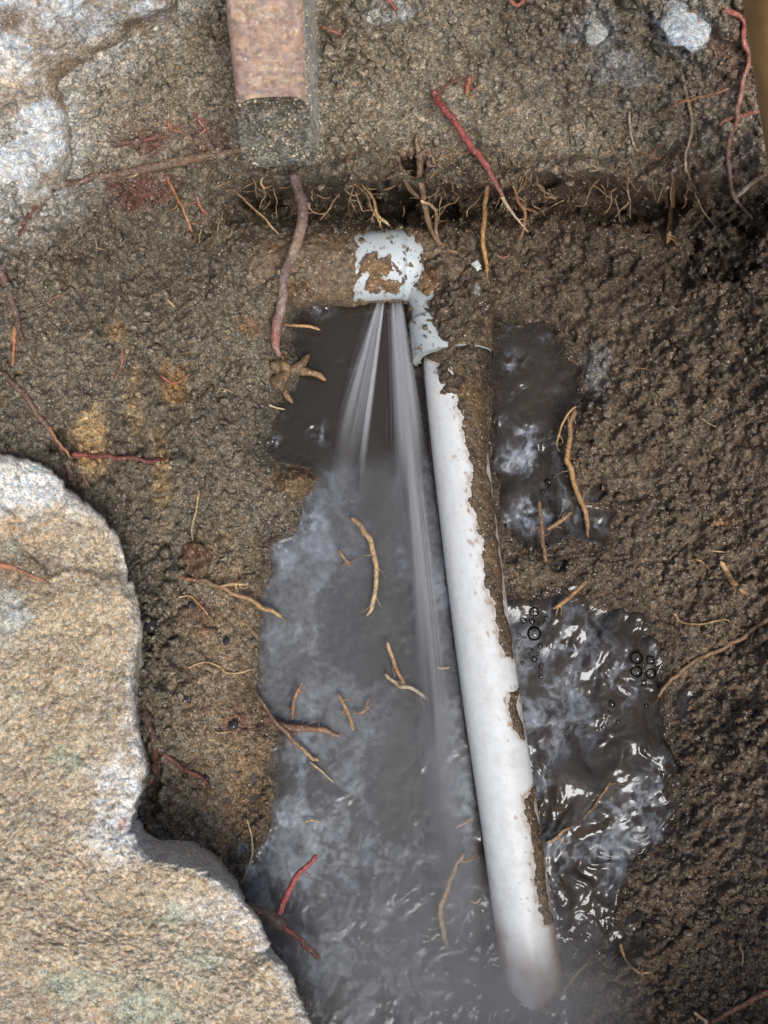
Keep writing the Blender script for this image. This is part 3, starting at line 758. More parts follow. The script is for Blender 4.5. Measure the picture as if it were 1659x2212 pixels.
# moulded ridge where the two socket halves meet
k0 = int(np.argmin(np.abs(u_ - 775)))
th = np.linspace(0.15 * math.pi, 0.9 * math.pi, 24)
T_, S2, N2 = frames(Ce)

# ------------------------------------------------------------------ water jets
def jet(paths, seed, label):
    """paths: (start px, end px, z0, z1, spread0, spread1, count, alpha0, alpha1, width px)"""
    g_ = np.random.default_rng(seed)
    VV_, FF_, AA_ = [], [], []
    off = 0
    K = 14
    for (s, e, z0, z1, sp0, sp1, cnt, a0, a1, wd) in paths:
        for k in range(cnt):
            gsp = g_.normal()
            s_ = np.array(s) + np.array([gsp * sp0, g_.normal() * 0.8])
            e_ = np.array(e) + np.array([gsp * sp1 + g_.normal() * sp1 * 0.25, g_.normal() * 30])
            zz0, zz1 = z0 + g_.normal() * 0.5, z1 + g_.normal() * 1.8
            A_, B_ = at(s_[0], s_[1], zz0 * .001), at(e_[0], e_[1], zz1 * .001)
            t = np.linspace(0, 1, K)[:, None]
            Cc = A_ + (B_ - A_) * t
            Cc[:, 2] += 0.004 * (t * (1 - t))[:, 0]
            r = wd * PX * (0.8 + 1.6 * t[:, 0]) * g_.uniform(0.6, 1.4)
            v, f, (al, _) = tube(Cc, r, 4, tip=True)
            VV_.append(v); FF_.append(f + off); off += len(v)
            fade = (a0 + (a1 - a0) * al ** 0.7) * 0.8
            fade = fade * sstep(1.0, 0.45, al) * g_.uniform(0.4, 1.5)
            AA_.append(np.clip(fade, 0, 1))
    o = mesh('water_jet', np.concatenate(VV_), np.concatenate(FF_), M['spray'], None, {'alpha': np.concatenate(AA_)})
    return tag(o, label, 'water jet')
jet([((822, 651), (744, 1060), 2, 5, 3, 13, 80, .10, .003, .7), ((817, 651), (720, 1000), 2, 5, 1.2, 4, 55, .24, .008, .6), ((828, 651), (768, 1090), 2, 5, 1.2, 4, 75, .30, .012, .6)], 5,
    'narrow fan of white spray angled away from the pipe towards the bank')
jet([((854, 651), (890, 1250), 2, 6, 7, 16, 80, .10, .002, .7), ((864, 651), (914, 1060), 2, 6, 2, 8, 80, .26, .006, .6), ((848, 651), (878, 1120), 2, 6, 1.5, 6, 55, .24, .006, .6), ((858, 651), (938, 1620), 2, 7, 2.5, 5, 80, .26, .014, .7), ((860, 651), (985, 1990), 2, 8, 3, 18, 70, .10, .006, 1.2)], 6,
    'long fan of white spray running down alongside the white pipe')

# ------------------------------------------------------------------ mist above the churned water
MISTM = {}
def mist_blob(cu_, cv_, z, ru, rv, rz, dens, rot=0.0):
    nl, nm = 14, 22
    th_ = np.linspace(0.001, math.pi - 0.001, nl)[:, None]; ph = np.linspace(0, 2 * math.pi, nm, endpoint=False)[None]
    d0 = np.stack([np.sin(th_) * np.cos(ph), np.sin(th_) * np.sin(ph), np.cos(th_) + 0 * ph], -1)
    c_, s_ = math.cos(rot), math.sin(rot)
    key = round(dens, 2)
    if key not in MISTM: MISTM[key] = mist_mat('spray_mist', dens)
    vv, ff = [], []
    for q_, sc_ in enumerate((1.0, 0.82, 0.64, 0.46, 0.28)):
        k = sc_ * (1 + 0.16 * fbm(d0[..., 0] * 2 + cu_ + q_, d0[..., 1] * 2 + d0[..., 2] + cv_, 1.1, 2, 140))
        d = d0 * k[..., None] * np.array([ru * PX, rv * PX, rz * .001])
        d = np.stack([d[..., 0] * c_ - d[..., 1] * s_, d[..., 0] * s_ + d[..., 1] * c_, d[..., 2]], -1)
        o = mesh('mist', d.reshape(-1, 3), grid_faces(nl, nm, True)[:, ::-1], MISTM[key])
        o.location = at(cu_, cv_, z * .001)
        tag(o, 'soft grey spray mist hanging over the churned pool', 'mist', kind='stuff')
mist_blob(940, 2090, 16, 400, 230, 15, 5)
mist_blob(1130, 2180, 18, 260, 130, 16, 8)
mist_blob(910, 1290, 7, 24, 640, 5, 15, R(6.3))
mist_blob(968, 1760, 8, 48, 460, 7, 13, R(5.5))
mist_blob(772, 860, 6, 30, 240, 5, 15, R(-11))
mist_blob(877, 880, 6, 30, 250, 5, 14, R(6))
mist_blob(850, 1750, 12, 170, 460, 11, 2.6, R(6))
mist_blob(750, 1250, 9, 130, 330, 9, 2.2, R(-8))
# ------------------------------------------------------------------ stake, handle
def stake():
    O = at(588, 215, 0.112)
    Tp = at(556, -260, 0.158)
    ax = (Tp - O) / np.linalg.norm(Tp - O)
    view = (CAM - O) / np.linalg.norm(CAM - O)
    side = np.cross(ax, view); side /= np.linalg.norm(side)
    frn = np.cross(side, ax)
    k = PX * (CAM[2] - 0.112) / CAM[2]
    # section: rounded front face with a flat right flank
    hw, dp = 84 * k, 92 * k
    prof = []
    for a_ in np.linspace(0, 2 * math.pi, 64, endpoint=False):
        c_, s_ = math.cos(a_), math.sin(a_)
        pw = 6.5
        x = np.sign(c_) * abs(c_) ** (2 / pw); y = np.sign(s_) * abs(s_) ** (2 / pw)
        prof.append((x * hw + (0.30 * hw if (x > 0 and y < 0.55) else 0.0) * min(1, x * 1.5) * (0.55 - y) / 1.2, y * dp * 0.8 - dp * 0.8))
    prof = np.array(prof)
    ns = 90
    Ltot = np.linalg.norm(Tp - O)
    s = np.linspace(0, 1, ns) ** 1.2
    Vs = np.zeros((ns, 64, 3))
    depth = -prof[:, 1] / (dp * 1.6)                       # 0 front .. 1 back
    cut = -depth * 0.029 + 0.0022 * fbm(prof[:, 0] * 3000, prof[:, 1] * 3000, 14, 3, 150)
    for i in range(ns):
        sh = 1 + 0.10 * s[i]
        sl = cut * (1 - s[i]) + s[i] * Ltot
        bump_ = 1 + 0.02 * fbm(np.arange(64) * 1.3, np.full(64, i * 1.0), 6, 3, 151)
        Vs[i] = O + ax * sl[:, None] + side * (prof[:, 0] * sh * bump_)[:, None] + frn * (prof[:, 1] * sh * bump_)[:, None]
    root_ = empty('wooden_stake', O)
    tag(root_, 'pinkish brown wooden stake with a sand-caked broken end jutting over the hole', 'stake')
    U_, V_ = proj(Vs.reshape(-1, 3))
    fl = np.tile(prof[:, 0] > hw * 0.9, ns) & np.tile(prof[:, 1] < -0.12 * dp, ns)
    c = np.broadcast_to(lin(144, 124, 113), U_.shape + (3,)).copy()
    c = blend(c, 0.5 * sstep(-0.3, 0.6, fbm(U_, V_, 70, 3, 152)), (170, 142, 124))
    c = blend(c, 0.45 * sstep(0.0, 0.6, fbm(U_, V_, 60, 3, 153)), (132, 108, 104))
    c = blend(c, 0.6 * sstep(0.3, 0.45, fbm(U_, V_, 26, 3, 154)), (186, 166, 136))
    c = np.where(fl[:, None], lin(168, 167, 160) * (1 + 0.4 * fbm(U_, V_, 8, 2, 155))[:, None], c)
    addpart(root_, 'shaft', Vs, grid_faces(ns, 64, True), M['stake'], c)
    # rough broken end
    ce = Vs[0].mean(0)
    rr = np.linspace(1, 0, 26)
    E = ce + (Vs[0][None] - ce) * rr[:, None, None]
    eu_, ev_ = proj(E.reshape(-1, 3)); eu_, ev_ = eu_.reshape(26, 64), ev_.reshape(26, 64)
    E = E - ax * (0.0014 * (0.6 + fbm(eu_, ev_, 30, 4, 156)) * sstep(1, 0.8, rr)[:, None])[..., None] + frn * (0.0011 * fbm(eu_, ev_, 12, 3, 157) * sstep(1, 0.85, rr)[:, None])[..., None]
    c = np.broadcast_to(lin(128, 126, 116), eu_.shape + (3,)).copy()
    c = c * (1 + 0.5 * fbm(eu_, ev_, 14, 3, 158))[..., None]
    c = blend(c, 0.8 * sstep(250, 218, ev_ + 10 * fbm(eu_, ev_, 30, 2, 159)), (84, 74, 58))
    addpart(root_, 'broken_end', E, grid_faces(26, 64, True), M['crumb'], c)
    # sand grains stuck on flank and end
    g_ = np.random.default_rng(9)
    n_ = 1500
    pick = g_.integers(0, 26 * 64, n_)
    flank = np.where(fl)[0]
    base = np.where((np.arange(n_) < 700)[:, None], E.reshape(-1, 3)[pick], Vs.reshape(-1, 3)[flank[g_.integers(0, len(flank), n_)]])
    base = base + g_.normal(size=(n_, 3)) * 0.0006
    rd = g_.uniform(1.0, 3.2, n_) * PX
    Vg = (ICO_V[None] * g_.normal(1, .2, (n_, 12, 1)) * rd[:, None, None] + base[:, None])
    gf = (np.arange(n_)[:, None, None] * 12 + ICO_F[None]).reshape(-1, 3)
    gc = lin(168, 160, 142) * g_.uniform(0.5, 1.5, (n_, 1))
    o = addpart(root_, 'sand_grains', Vg, gf, M['crumb'], np.repeat(gc, 12, 0))
    o['kind'] = 'stuff'
stake()

hc = spline(np.array([at(1672, -260, 0.235), at(1690, 0, 0.185), at(1716, 260, 0.135), at(1732, 420, 0.105)]), 60)
hv, hf, (ha, hth) = tube(hc, np.linspace(74, 66, 60) * PX * 0.72, 32)
hu_, hv2 = proj(hv)
hcol = blend(np.broadcast_to(lin(172, 136, 90), hu_.shape + (3,)).copy(), 0.5 * sstep(0, 0.4, fbm(hu_ * 4, hv2 * 0.3, 40, 3, 161)), (140, 106, 66))
tag(mesh('wooden_pole', hv, hf, M['wood'], hcol), 'smooth tan wooden pole leaning against the slope with pink roots', 'pole')

# ------------------------------------------------------------------ roots
CRIM, RED, PUR, TAN, PALE, BRN, ORG, DK = (112, 48, 52), (158, 88, 80), (104, 84, 84), (178, 146, 98), (206, 184, 142), (116, 92, 70), (172, 124, 82), (74, 56, 50)
def tube_root(pts, r0, r1, cols, lift=0.5, zz=None, sides=8, rough=0.09, seed=0):
    P2 = np.array(pts, float)
    L2 = np.hypot(*np.diff(P2, axis=0).T).sum()
    n_ = int(max(10, min(70, L2 / 5)))
    S2_ = spline(P2, n_)
    g_ = np.random.default_rng(seed + 500)
    S2_ = S2_ + np.c_[fbm(np.arange(n_) * 1.0, np.full(n_, seed * 3.7), 6, 2, 170), fbm(np.arange(n_) * 1.0, np.full(n_, seed * 5.1 + 9), 6, 2, 171)] * min(6, L2 * 0.03)
    thin = 0.78
    rad_ = np.linspace(r0, r1, n_) * PX * thin * np.clip(0.45 + 1.1 * np.minimum(1, np.linspace(1, 0, n_) * 4), 0, 1)
    z = np.maximum(height(S2_[:, 0], S2_[:, 1]), 0.0002)
    if zz is None and r0 < 8: z = np.maximum(z, np.maximum(np.roll(z, 1), np.roll(z, -1)))
    if zz is not None:
        z = np.maximum(z, np.interp(np.linspace(0, 1, n_), np.linspace(0, 1, len(zz)), zz) * .001)
    k = min(9, n_ // 2 * 2 - 1)
    z = np.convolve(np.pad(z, k, mode='edge'), np.ones(k) / k, 'same')[k:-k]
    C_ = at(S2_[:, 0], S2_[:, 1], z + rad_ * lift + (0.0007 if r0 < 6.5 and zz is None else 0))
    v, f, (al, thh) = tube(C_, rad_, sides, rough, seed)
    cl = np.array([lin(*c) for c in cols]) * 0.7 + lin(118, 100, 80) * 0.3
    x = np.linspace(0, 1, len(cl))
    col = np.stack([np.interp(al, x, cl[:, i]) for i in range(3)], -1)
    col *= (1 + 0.25 * fbm(al * L2, thh * 6, 10, 3, 172))[:, None]
    return v, f, col
_rs = [0]
def root(label, pts, r0, r1, cols, group=None, name='root', cat='root', **k):
    _rs[0] += 1
    v, f, col = tube_root(pts, r0, r1, cols, seed=_rs[0], **k)
    if r0 >= 3.5 and cat == 'root':                       # fine side fibres of the same root
        gr = np.random.default_rng(_rs[0] + 900)
        P2 = spline(np.array(pts, float), 40)
        zz = k.get('zz')
        for q_ in range(int(gr.integers(2, 6))):
            i0 = int(gr.integers(3, 38)); t0 = P2[min(i0 + 1, 39)] - P2[i0 - 1]
            a0 = math.atan2(t0[1], t0[0]) + gr.choice([-1, 1]) * gr.uniform(0.4, 1.3)
            pt = [P2[i0]]
            for w_ in range(3):
                a0 += gr.normal(0, 0.5); pt.append(pt[-1] + np.array([math.cos(a0), math.sin(a0)]) * gr.uniform(5, 15))
            kk = dict(lift=0.9, sides=4, rough=0.0)
            if zz is not None:
                z0 = float(np.interp(i0 / 39, np.linspace(0, 1, len(zz)), zz)); kk['zz'] = [z0, z0 * 0.9, z0 * 0.75]
            v2, f2, c2 = tube_root([tuple(p_) for p_ in pt], 1.9, 1.0, [cols[min(len(cols) - 1, int(i0 / 40 * len(cols)))], BRN], seed=_rs[0] * 7 + q_, **kk)
            f = np.concatenate([f, f2 + len(v)]) if f.shape[1] == f2.shape[1] else f
            v = np.concatenate([v, v2]); col = np.concatenate([col, c2])
    return tag(mesh(name, v, f, M['root'], col), label, cat, group)

root('thick purple-grey root hanging from under the sandy stake', [(636,372),(644,405),(653,440),(647,495),(628,555),(611,615),(605,680),(598,735),(601,772)], 15, 13, [(94,78,84),(98,80,86),(104,84,90),(146,128,110),(96,80,86),(140,122,116),(150,92,90),(142,124,114)], zz=[58,52,44,34,26,20,15,10,6], sides=12, rough=0.07)
root('crimson root slanting down the slope into a pale tip', [(934,192),(958,228),(1000,290),(1035,338),(1064,382),(1086,424)], 10, 8, [CRIM,(148,56,62),(140,62,68),(128,84,84)], zz=[80,72,62,54,48,44])
root('white pointed rootlet at the end of the crimson root', [(1082,418),(1106,458),(1142,504)], 6, 2, [PALE,(214,200,176),PALE], zz=[44,34,24], name='rootlet')
root('short orange-red root stub on the sandy slope', [(1017,158),(1012,182),(1009,208)], 8, 6, [RED,(190,90,66),ORG])
root('short red rootlet curling off the top of the crimson root', [(938,205),(985,172),(1015,160)], 4, 3, [CRIM,DK])
root('short red root scrap on the upper slope between stake and crimson root', [(836,-10),(846,8),(858,26)], 6, 5, [RED,CRIM])
root('pink looped rootlet on the upper slope above the crimson root', [(1098,-8),(1116,12),(1142,-6)], 5, 4, [RED,(200,120,110)])
root('red rootlet poking out beside the sandy flank of the stake', [(692,56),(715,66),(742,76)], 5, 3, [RED,RED])
root('sand-coated brown root ridge running across the slope left of the stake', [(100,408),(180,388),(260,372),(350,356),(430,342),(535,325)], 10, 15, [DK,(100,76,70),(110,90,76),(120,98,80)], lift=0.1, rough=0.2)
root('thin crimson root leading down off the brown root ridge', [(102,405),(80,440),(58,474),(38,514)], 5, 4, [(120,56,64),CRIM,CRIM])
root('dark red root hump in the soil above the brown root ridge', [(240,312),(290,304),(335,298),(372,290)], 9, 6, [DK,(96,44,44),CRIM], lift=0.2)
root('pinkish crooked rootlet on the red-stained soil', [(362,258),(368,278),(392,284)], 4, 3, [RED,(180,120,100)])
root('hooked pink rootlet above the brown root ridge', [(418,242),(434,266),(444,280),(430,290)], 4, 4, [RED,(170,110,96)])
root('orange-pink rootlet trailing down below the brown root ridge', [(360,376),(368,402),(384,436),(402,462),(416,498),(423,522)], 5, 4, [(130,64,64),ORG,(190,140,110),(150,130,112)])
root('short pinkish rootlet beside a small dark hole', [(425,424),(434,448),(452,466)], 5, 4, [(170,120,104),RED])
root('straight straw-thin stem leaning across the crumbly shelf', [(512,414),(560,462),(606,510)], 3.2, 1.8, [BRN,TAN,PALE], zz=[42,32,24], name='plant_stem', cat='stem')
root('curved tan rootlet across the mouth of the big dark hole', [(782,398),(806,428),(814,462),(842,490)], 3.5, 4.5, [BRN,TAN,PALE], zz=[42,34,26,20])
root('finer brown rootlet beside the tan one at the dark hole', [(750,384),(790,420),(800,448),(826,492)], 3, 3, [BRN,(140,116,88),TAN], zz=[44,36,28,20])
root('small yellow rootlet curling below the sandy stake', [(572,376),(564,394),(572,410)], 4, 3, [PALE,TAN], zz=[46,42,40])
root('dirt-coated hanging root left of the crimson root', [(906,290),(903,345),(912,400),(918,450),(935,500),(958,545)], 9, 6, [BRN,(108,88,68),BRN,(110,90,68)], zz=[56,48,40,32,24,18], rough=0.25)
root('thin brown root with a pale kink hanging onto the elbow', [(908,432),(936,446),(940,480),(952,520),(986,548),(1030,560)], 4.5, 5, [PALE,BRN,(126,102,78),BRN], zz=[40,32,26,20,16,14], rough=0.2)
root('dirty rootlet crossing behind the dark hole towards the elbow', [(862,352),(880,400),(905,430)], 6, 5, [BRN,(102,82,62)], zz=[46,40,34], rough=0.25)
root('orange-tan upright root standing in the dark soil', [(1054,400),(1048,450),(1044,500),(1050,560),(1052,608)], 7, 6, [BRN,(150,112,66),(186,142,84),ORG], zz=[42,34,26,20,15])
root('brown root hanging close to the pale-tipped crimson root', [(1108,392),(1120,432),(1134,472),(1120,520)], 5, 4, [BRN,ORG,BRN], zz=[42,36,28,20])
root('thick dirt-brown root hanging in the shaded corner', [(1456,372),(1454,425),(1448,478),(1440,526)], 8, 10, [BRN,(134,106,72),(140,110,74),(176,140,92)], lift=0.35, rough=0.18)
root('long thin pale rootlet straggling down the slope', [(1476,160),(1486,215),(1494,262),(1484,320),(1486,372),(1502,408)], 5, 3, [(150,132,108),(170,152,124),(180,164,136),(170,152,128)])
root('short pale rootlet on the slope between chalk lump and brown root', [(1360,236),(1364,282),(1374,322),(1400,336)], 3.5, 3, [(180,164,136),(170,150,124)])
root('long pink to grey root running down beside the tan handle', [(1560,24),(1606,40),(1606,88),(1618,130),(1602,190),(1592,250),(1578,310),(1574,378),(1590,428),(1624,476)], 6, 6, [RED,(190,100,96),(170,110,100),(160,120,110),(150,104,100),(140,120,118),(132,116,108)])
root('salmon rootlet pointing away from the tan handle', [(1554,272),(1588,256),(1640,236),(1690,226)], 6, 6, [(222,160,130),RED,(176,90,84)], zz=[60,66,76,84])
root('grey root fork joining the long pink root near the handle', [(1592,426),(1618,402),(1648,376),(1690,350)], 6, 7, [(176,166,150),(166,150,136),RED], zz=[54,60,70,80])
root('thin orange root slanting across the shaded slope', [(1424,250),(1462,228),(1508,210),(1580,190)], 2.5, 4, [BRN,ORG,(180,130,100)])
root('purple-brown root creeping down past an orange stub', [(-30,540),(8,600),(26,650),(38,692),(46,740)], 10, 9, [PUR,(100,72,74),PUR,DK])
root('orange stub below the purple-brown root', [(32,704),(30,745),(27,792)], 5, 4, [ORG,(190,120,90),ORG])
root('dark purple root curving down into the shadow beside the boulder', [(-10,800),(50,850),(100,925),(140,1000),(168,1062)], 9, 8, [DK,(92,70,66),(96,76,76),(84,60,62)], lift=0.2, rough=0.2)
root('thin orange-brown twig crossing the dark purple root', [(104,922),(132,962),(166,1012),(204,1074)], 4, 3.5, [ORG,(178,130,96),(120,92,84)], zz=[34,32,29,27], name='twig', cat='twig')
root('glossy crimson root lying across the pale sand patch', [(152,984),(206,984),(262,990),(320,994),(372,984)], 7, 6, [(130,40,48),CRIM,(110,36,44),(96,50,52)], lift=0.6)
root('reddish hair root on the grey bank', [(262,750),(264,788),(248,822)], 2.5, 2.5, [(166,96,80),ORG])
root('reddish bent rootlet beside a dark hollow in the bank', [(345,810),(378,828),(412,806)], 3, 3, [(166,96,80),(150,90,76)])
root('yellowish splinter lying on the brown bank', [(356,642),(366,652),(378,664)], 4, 3, [TAN,(226,204,150)], name='splinter', cat='splinter')
root('thin pale rootlet hanging towards the brown leaf scrap', [(430,1058),(424,1100),(414,1146),(426,1192)], 3, 2, [TAN,PALE,TAN])
root('dark-based tan root reaching from the leaf scrap into the water', [(384,1246),(432,1254),(478,1270),(528,1292),(572,1312),(616,1330)], 6, 6, [(130,70,60),BRN,(150,116,84),TAN,(190,164,118)], zz=[14,14,12,9,5,2], lift=0.8)
root('short bright tan rootlet beside the leaf scrap', [(474,1266),(502,1261),(536,1262)], 5, 3, [TAN,(214,192,140)], zz=[14,12,10], lift=1.0)
root('pale crooked hair root below the leaf scrap', [(386,1292),(412,1286),(432,1306),(448,1330),(454,1352)], 2.4, 2.4, [PALE,ORG,PALE])
root('pale hair root wriggling to the water edge', [(406,1444),(440,1432),(474,1442),(492,1456),(552,1446)], 2.6, 2.4, [PALE,TAN,PALE])
root('curved pale tan root floating in the pool', [(755,1112),(784,1146),(807,1195),(815,1252),(806,1296),(794,1330)], 8, 6, [(150,116,80),(200,172,122),PALE,(206,180,132)], zz=[3,4,5,5,4,3], lift=0.4)
root('small brown root scrap floating near the curved tan root', [(730,1188),(744,1206),(758,1224)], 5, 6, [TAN,(140,100,78)], zz=[1,2,1])
root('longer prong of the forked rootlet floating in the pool', [(834,1388),(848,1424),(866,1464),(874,1478)], 6, 5, [PALE,(176,124,88),(150,110,80)], zz=[5,4,3,3])
root('pale bent prong of the forked rootlet floating in the pool', [(832,1456),(860,1480),(888,1486),(938,1522)], 5, 5, [(210,200,170),(170,150,116),(214,206,176),(150,140,120)], zz=[3,3,4,3])
root('tan root piece upright against a small side rootlet in the pool', [(732,1500),(748,1532),(757,1555),(765,1578)], 6, 6, [TAN,(160,132,90),(196,168,118)], zz=[4,4,4,3])
root('small curved side rootlet touching the tan root piece', [(760,1536),(778,1540),(798,1528)], 4, 3, [BRN,TAN], zz=[3,3,3])
root('orange-brown prong rising from the brown root tangle', [(655,1472),(638,1504),(630,1552)], 4.5, 5, [(140,110,88),ORG,(140,100,76)], zz=[7,5,3])
root('long tan-tipped root of the brown root tangle', [(545,1490),(600,1566),(640,1606),(668,1632),(686,1648)], 6, 5, [DK,(120,88,72),(170,138,96),TAN], zz=[5,5,4,3,2], lift=0.6)
root('stout brown root of the tangle at the water edge', [(592,1560),(640,1572),(690,1574),(732,1590)], 13, 6, [(104,74,62),(120,86,70),(140,104,78),(166,124,92)], zz=[2,3,3,1], lift=0.3, rough=0.25)
root('pale thread root beyond the root tangle', [(668,1645),(696,1666),(722,1692)], 3, 2, [PALE,(216,204,176)], zz=[2,2,1])
root('bright red root sticking up beside the boulder edge', [(686,1848),(655,1878),(628,1922),(602,1968),(592,1986)], 6, 9, [(150,62,68),(172,70,78),(156,60,68),(100,40,46)], zz=[26,24,22,20,20], sides=12, rough=0.04)
root('dark knobbly root base under the boulder edge', [(520,1952),(560,1968),(592,1985),(616,2004)], 13, 17, [DK,(78,68,66),(86,74,70),DK], zz=[28,25,21,18], rough=0.22)
root('dark crimson root pointing down from the knobbly base', [(592,1982),(636,2022),(660,2040),(682,2062),(688,2070)], 8, 8, [(110,40,46),(104,36,42),(92,34,40)], zz=[21,17,14,11,10])
root('pale bent root standing in the misty water by the pipe', [(1000,1842),(976,1888),(958,1948),(954,2000),(966,2052)], 5, 9, [TAN,(190,160,122),(184,160,124),(166,150,126)], zz=[5,5,6,5,4])
root('tiny hooked twig end at the top of the pale bent root', [(992,1856),(1005,1862),(1018,1858)], 4, 2, [TAN,TAN], zz=[5,5,4])
for pts, lb in [([(983,1790),(1000,1780),(1022,1768)], 'tiny pale root fragment floating just above the pale bent root'), ([(943,1441),(958,1444),(973,1441)], 'tiny straight root fragment floating between the forked rootlet and the pipe'),
                ([(652,1776),(676,1772),(698,1778)], 'thread-like root fragment floating between the root tangle and the red root'), ([(1016,1945),(1030,1950),(1040,1938)], 'tiny hooked root fragment floating between the pale bent root and the pipe')]:
    root(lb, pts, 3.2, 2.2, [PALE, TAN], name='root_fragment', zz=[2, 2, 2])
root('thick tan root dropping past the foamy trickle beside the pipe', [(1246,884),(1230,935),(1226,985),(1236,1030),(1252,1078),(1264,1108),(1276,1160)], 8, 7, [BRN,(150,116,72),(176,138,86),(184,146,92),(168,134,86),BRN], zz=[8,7,6,6,5,4,3])
root('thin curved root arching over the trickle', [(1246,876),(1218,906),(1206,938),(1200,964)], 3.5, 3, [TAN,(198,160,104),TAN], zz=[10,9,7,3])
root('brown root crossing down out of the foamy trickle', [(1163,1080),(1168,1130),(1172,1180),(1182,1215)], 6, 6, [BRN,(146,110,78),(134,102,74),BRN], zz=[4,5,6,6])
root('slanting brown root touching the foamy trickle', [(1180,1146),(1206,1128),(1236,1104)], 6, 7, [(150,118,84),(158,124,84),BRN], zz=[3,4,5])
root('orange-tan root slanting from the soil bridge into the bubbles', [(1270,1254),(1232,1288),(1194,1316)], 7, 5, [BRN,ORG,(186,144,96)], zz=[8,6,3])
root('long dirt-coated root lying on the dark bank towards the bubbles', [(1700,1312),(1640,1352),(1570,1396),(1500,1430),(1446,1470),(1410,1530)], 7, 5, [(120,98,74),(132,106,78),(140,112,80),(126,102,74)], rough=0.2)
root('wavy thin tan rootlet on the dark bank', [(1452,1326),(1478,1346),(1520,1350),(1562,1340),(1604,1364)], 3, 2.4, [(190,160,116),TAN,TAN,BRN])
root('bright tan root scrap on the dark bank', [(1554,1214),(1570,1236),(1588,1262),(1612,1284)], 7, 8, [(204,170,124),(200,160,108),(160,124,84)], lift=0.6)
root('small tan sliver beside the bright root scrap', [(1502,1206),(1516,1214),(1532,1228)], 4, 3, [TAN,BRN])
root('orange-brown root lying across the rippled side pool beside the pipe', [(1178,1820),(1222,1792),(1262,1768),(1296,1728),(1322,1686)], 5, 4, [(180,150,106),BRN,(96,80,62),(170,124,76)], zz=[2,1.5,1.5,2,2], lift=0.1)
root('thin tan rootlet curling beside the misty pool end', [(1340,2036),(1352,2074),(1378,2098),(1414,2100)], 4, 3, [TAN,(190,156,110),TAN])
root('reddish root lying along the lower bank', [(1540,2206),(1600,2172),(1680,2136)], 6, 7, [BRN,(150,104,78),(140,96,72)])
root('pale root end poking from the lower bank beside the reddish root', [(1498,2186),(1516,2200),(1530,2214)], 5, 5, [(190,170,136),PALE])
root('tan rootlet end by the pipe tip in the mist', [(1268,2080),(1240,2110),(1212,2146)], 4, 3, [(150,128,100),TAN], zz=[4, 4, 3])
root('reddish brown root lying on the boulder face', [(-10,1218),(30,1228),(70,1244),(112,1262)], 7, 4, [(170,110,80),(180,124,90),BRN], zz=[80,80,79,78], lift=0.0)
root('dark red forked root in the gap beside the boulder', [(352,1626),(396,1660),(434,1680),(456,1712)], 7, 5, [(90,40,44),(110,44,48),(90,50,50)], lift=0.6)
root('dark red root dropping into the gap beside the boulder', [(312,1532),(330,1590),(334,1650),(322,1704)], 10, 8, [(88,62,66),(80,48,50),(92,48,50)], lift=0.3)
root('tiny orange rootlet in the dark gap beside the boulder notch', [(346,1868),(358,1852),(366,1838)], 3.5, 3, [(150,90,66),ORG])
root('pale hair root drooping into the misty water', [(534,1766),(546,1812),(540,1862),(518,1912)], 2.6, 2.2, [(190,176,130),PALE,TAN], zz=[8, 6, 4, 4])
root('white splinter lying across the water edge', [(580,874),(596,880),(616,885)], 3, 2.4, [(220,210,180),PALE], zz=[4, 4, 3], name='splinter', cat='splinter')
root('tan splinter poking out over the dark still water', [(612,700),(640,705),(668,706),(692,713)], 5, 4, [BRN,(190,144,92),(214,176,120)], zz=[6, 5, 4, 4], name='splinter', cat='splinter')

# splintered bark clod at the water edge
bk = empty('bark_fragment', at(640, 800, 0.003))
tag(bk, 'splintered brown bark fragment with prongs jutting into the dark still water', 'bark')
for i, (pts, r0, r1) in enumerate([([(590, 838), (620, 806), (660, 800), (704, 822)], 17, 7), ([(620, 806), (650, 786), (668, 764)], 14, 5), ([(606, 820), (618, 850), (634, 872)], 12, 4), ([(588, 800), (605, 790), (630, 800)], 18, 12)]):
    v, f, col = tube_root(pts, r0, r1, [(92, 76, 58), (112, 90, 64), (150, 116, 78)], zz=[3, 3, 3, 2], rough=0.45, seed=300 + i, sides=10)
    addpart(bk, 'prong', v, f, M['root'], col)

# crumpled leaf scrap
lu, lv = np.meshgrid(np.linspace(-1, 1, 22), np.linspace(-1, 1, 26))
wdt = (np.sqrt(np.clip(1 - lv ** 2, 0, 1)) * (1 - 0.3 * lv) + 0.02) * (1 + 0.5 * fbm(lv * 20 + lu * 3, lu * 9, 5, 3, 183))
Lu = 424 + lu * 28 * wdt + 6 * lv; Lv = 1212 + lv * 40
Lz = float(ground_z(424, 1212)) + 0.0025 + 0.004 * fbm(Lu, Lv, 26, 3, 181) - 0.004 * lu ** 2 * 0.4 + 0.0015 * np.abs(lu)
Lp = at(Lu, Lv, Lz)
Lp2 = Lp.copy(); Lp2[..., 2] -= 0.0004
lc = np.broadcast_to(lin(92, 70, 54), Lp.shape) * (1 + 0.3 * fbm(Lu, Lv, 18, 3, 182))[..., None]
gf_ = grid_faces(26, 22)
b_ = np.r_[np.arange(22), np.arange(1, 26) * 22 + 21, 25 * 22 + np.arange(20, -1, -1), np.arange(24, 0, -1) * 22]
b2 = np.roll(b_, -1)
skirt = np.stack([b_, b2, b2 + 572, b_ + 572], -1)
tag(mesh('leaf_scrap', np.concatenate([Lp.reshape(-1, 3), Lp2.reshape(-1, 3)]), [gf_[:, ::-1], gf_ + 572, skirt], M['root'], np.concatenate([lc.reshape(-1, 3)] * 2)), 'crumpled dark brown leaf scrap on the bank among rootlets', 'leaf')

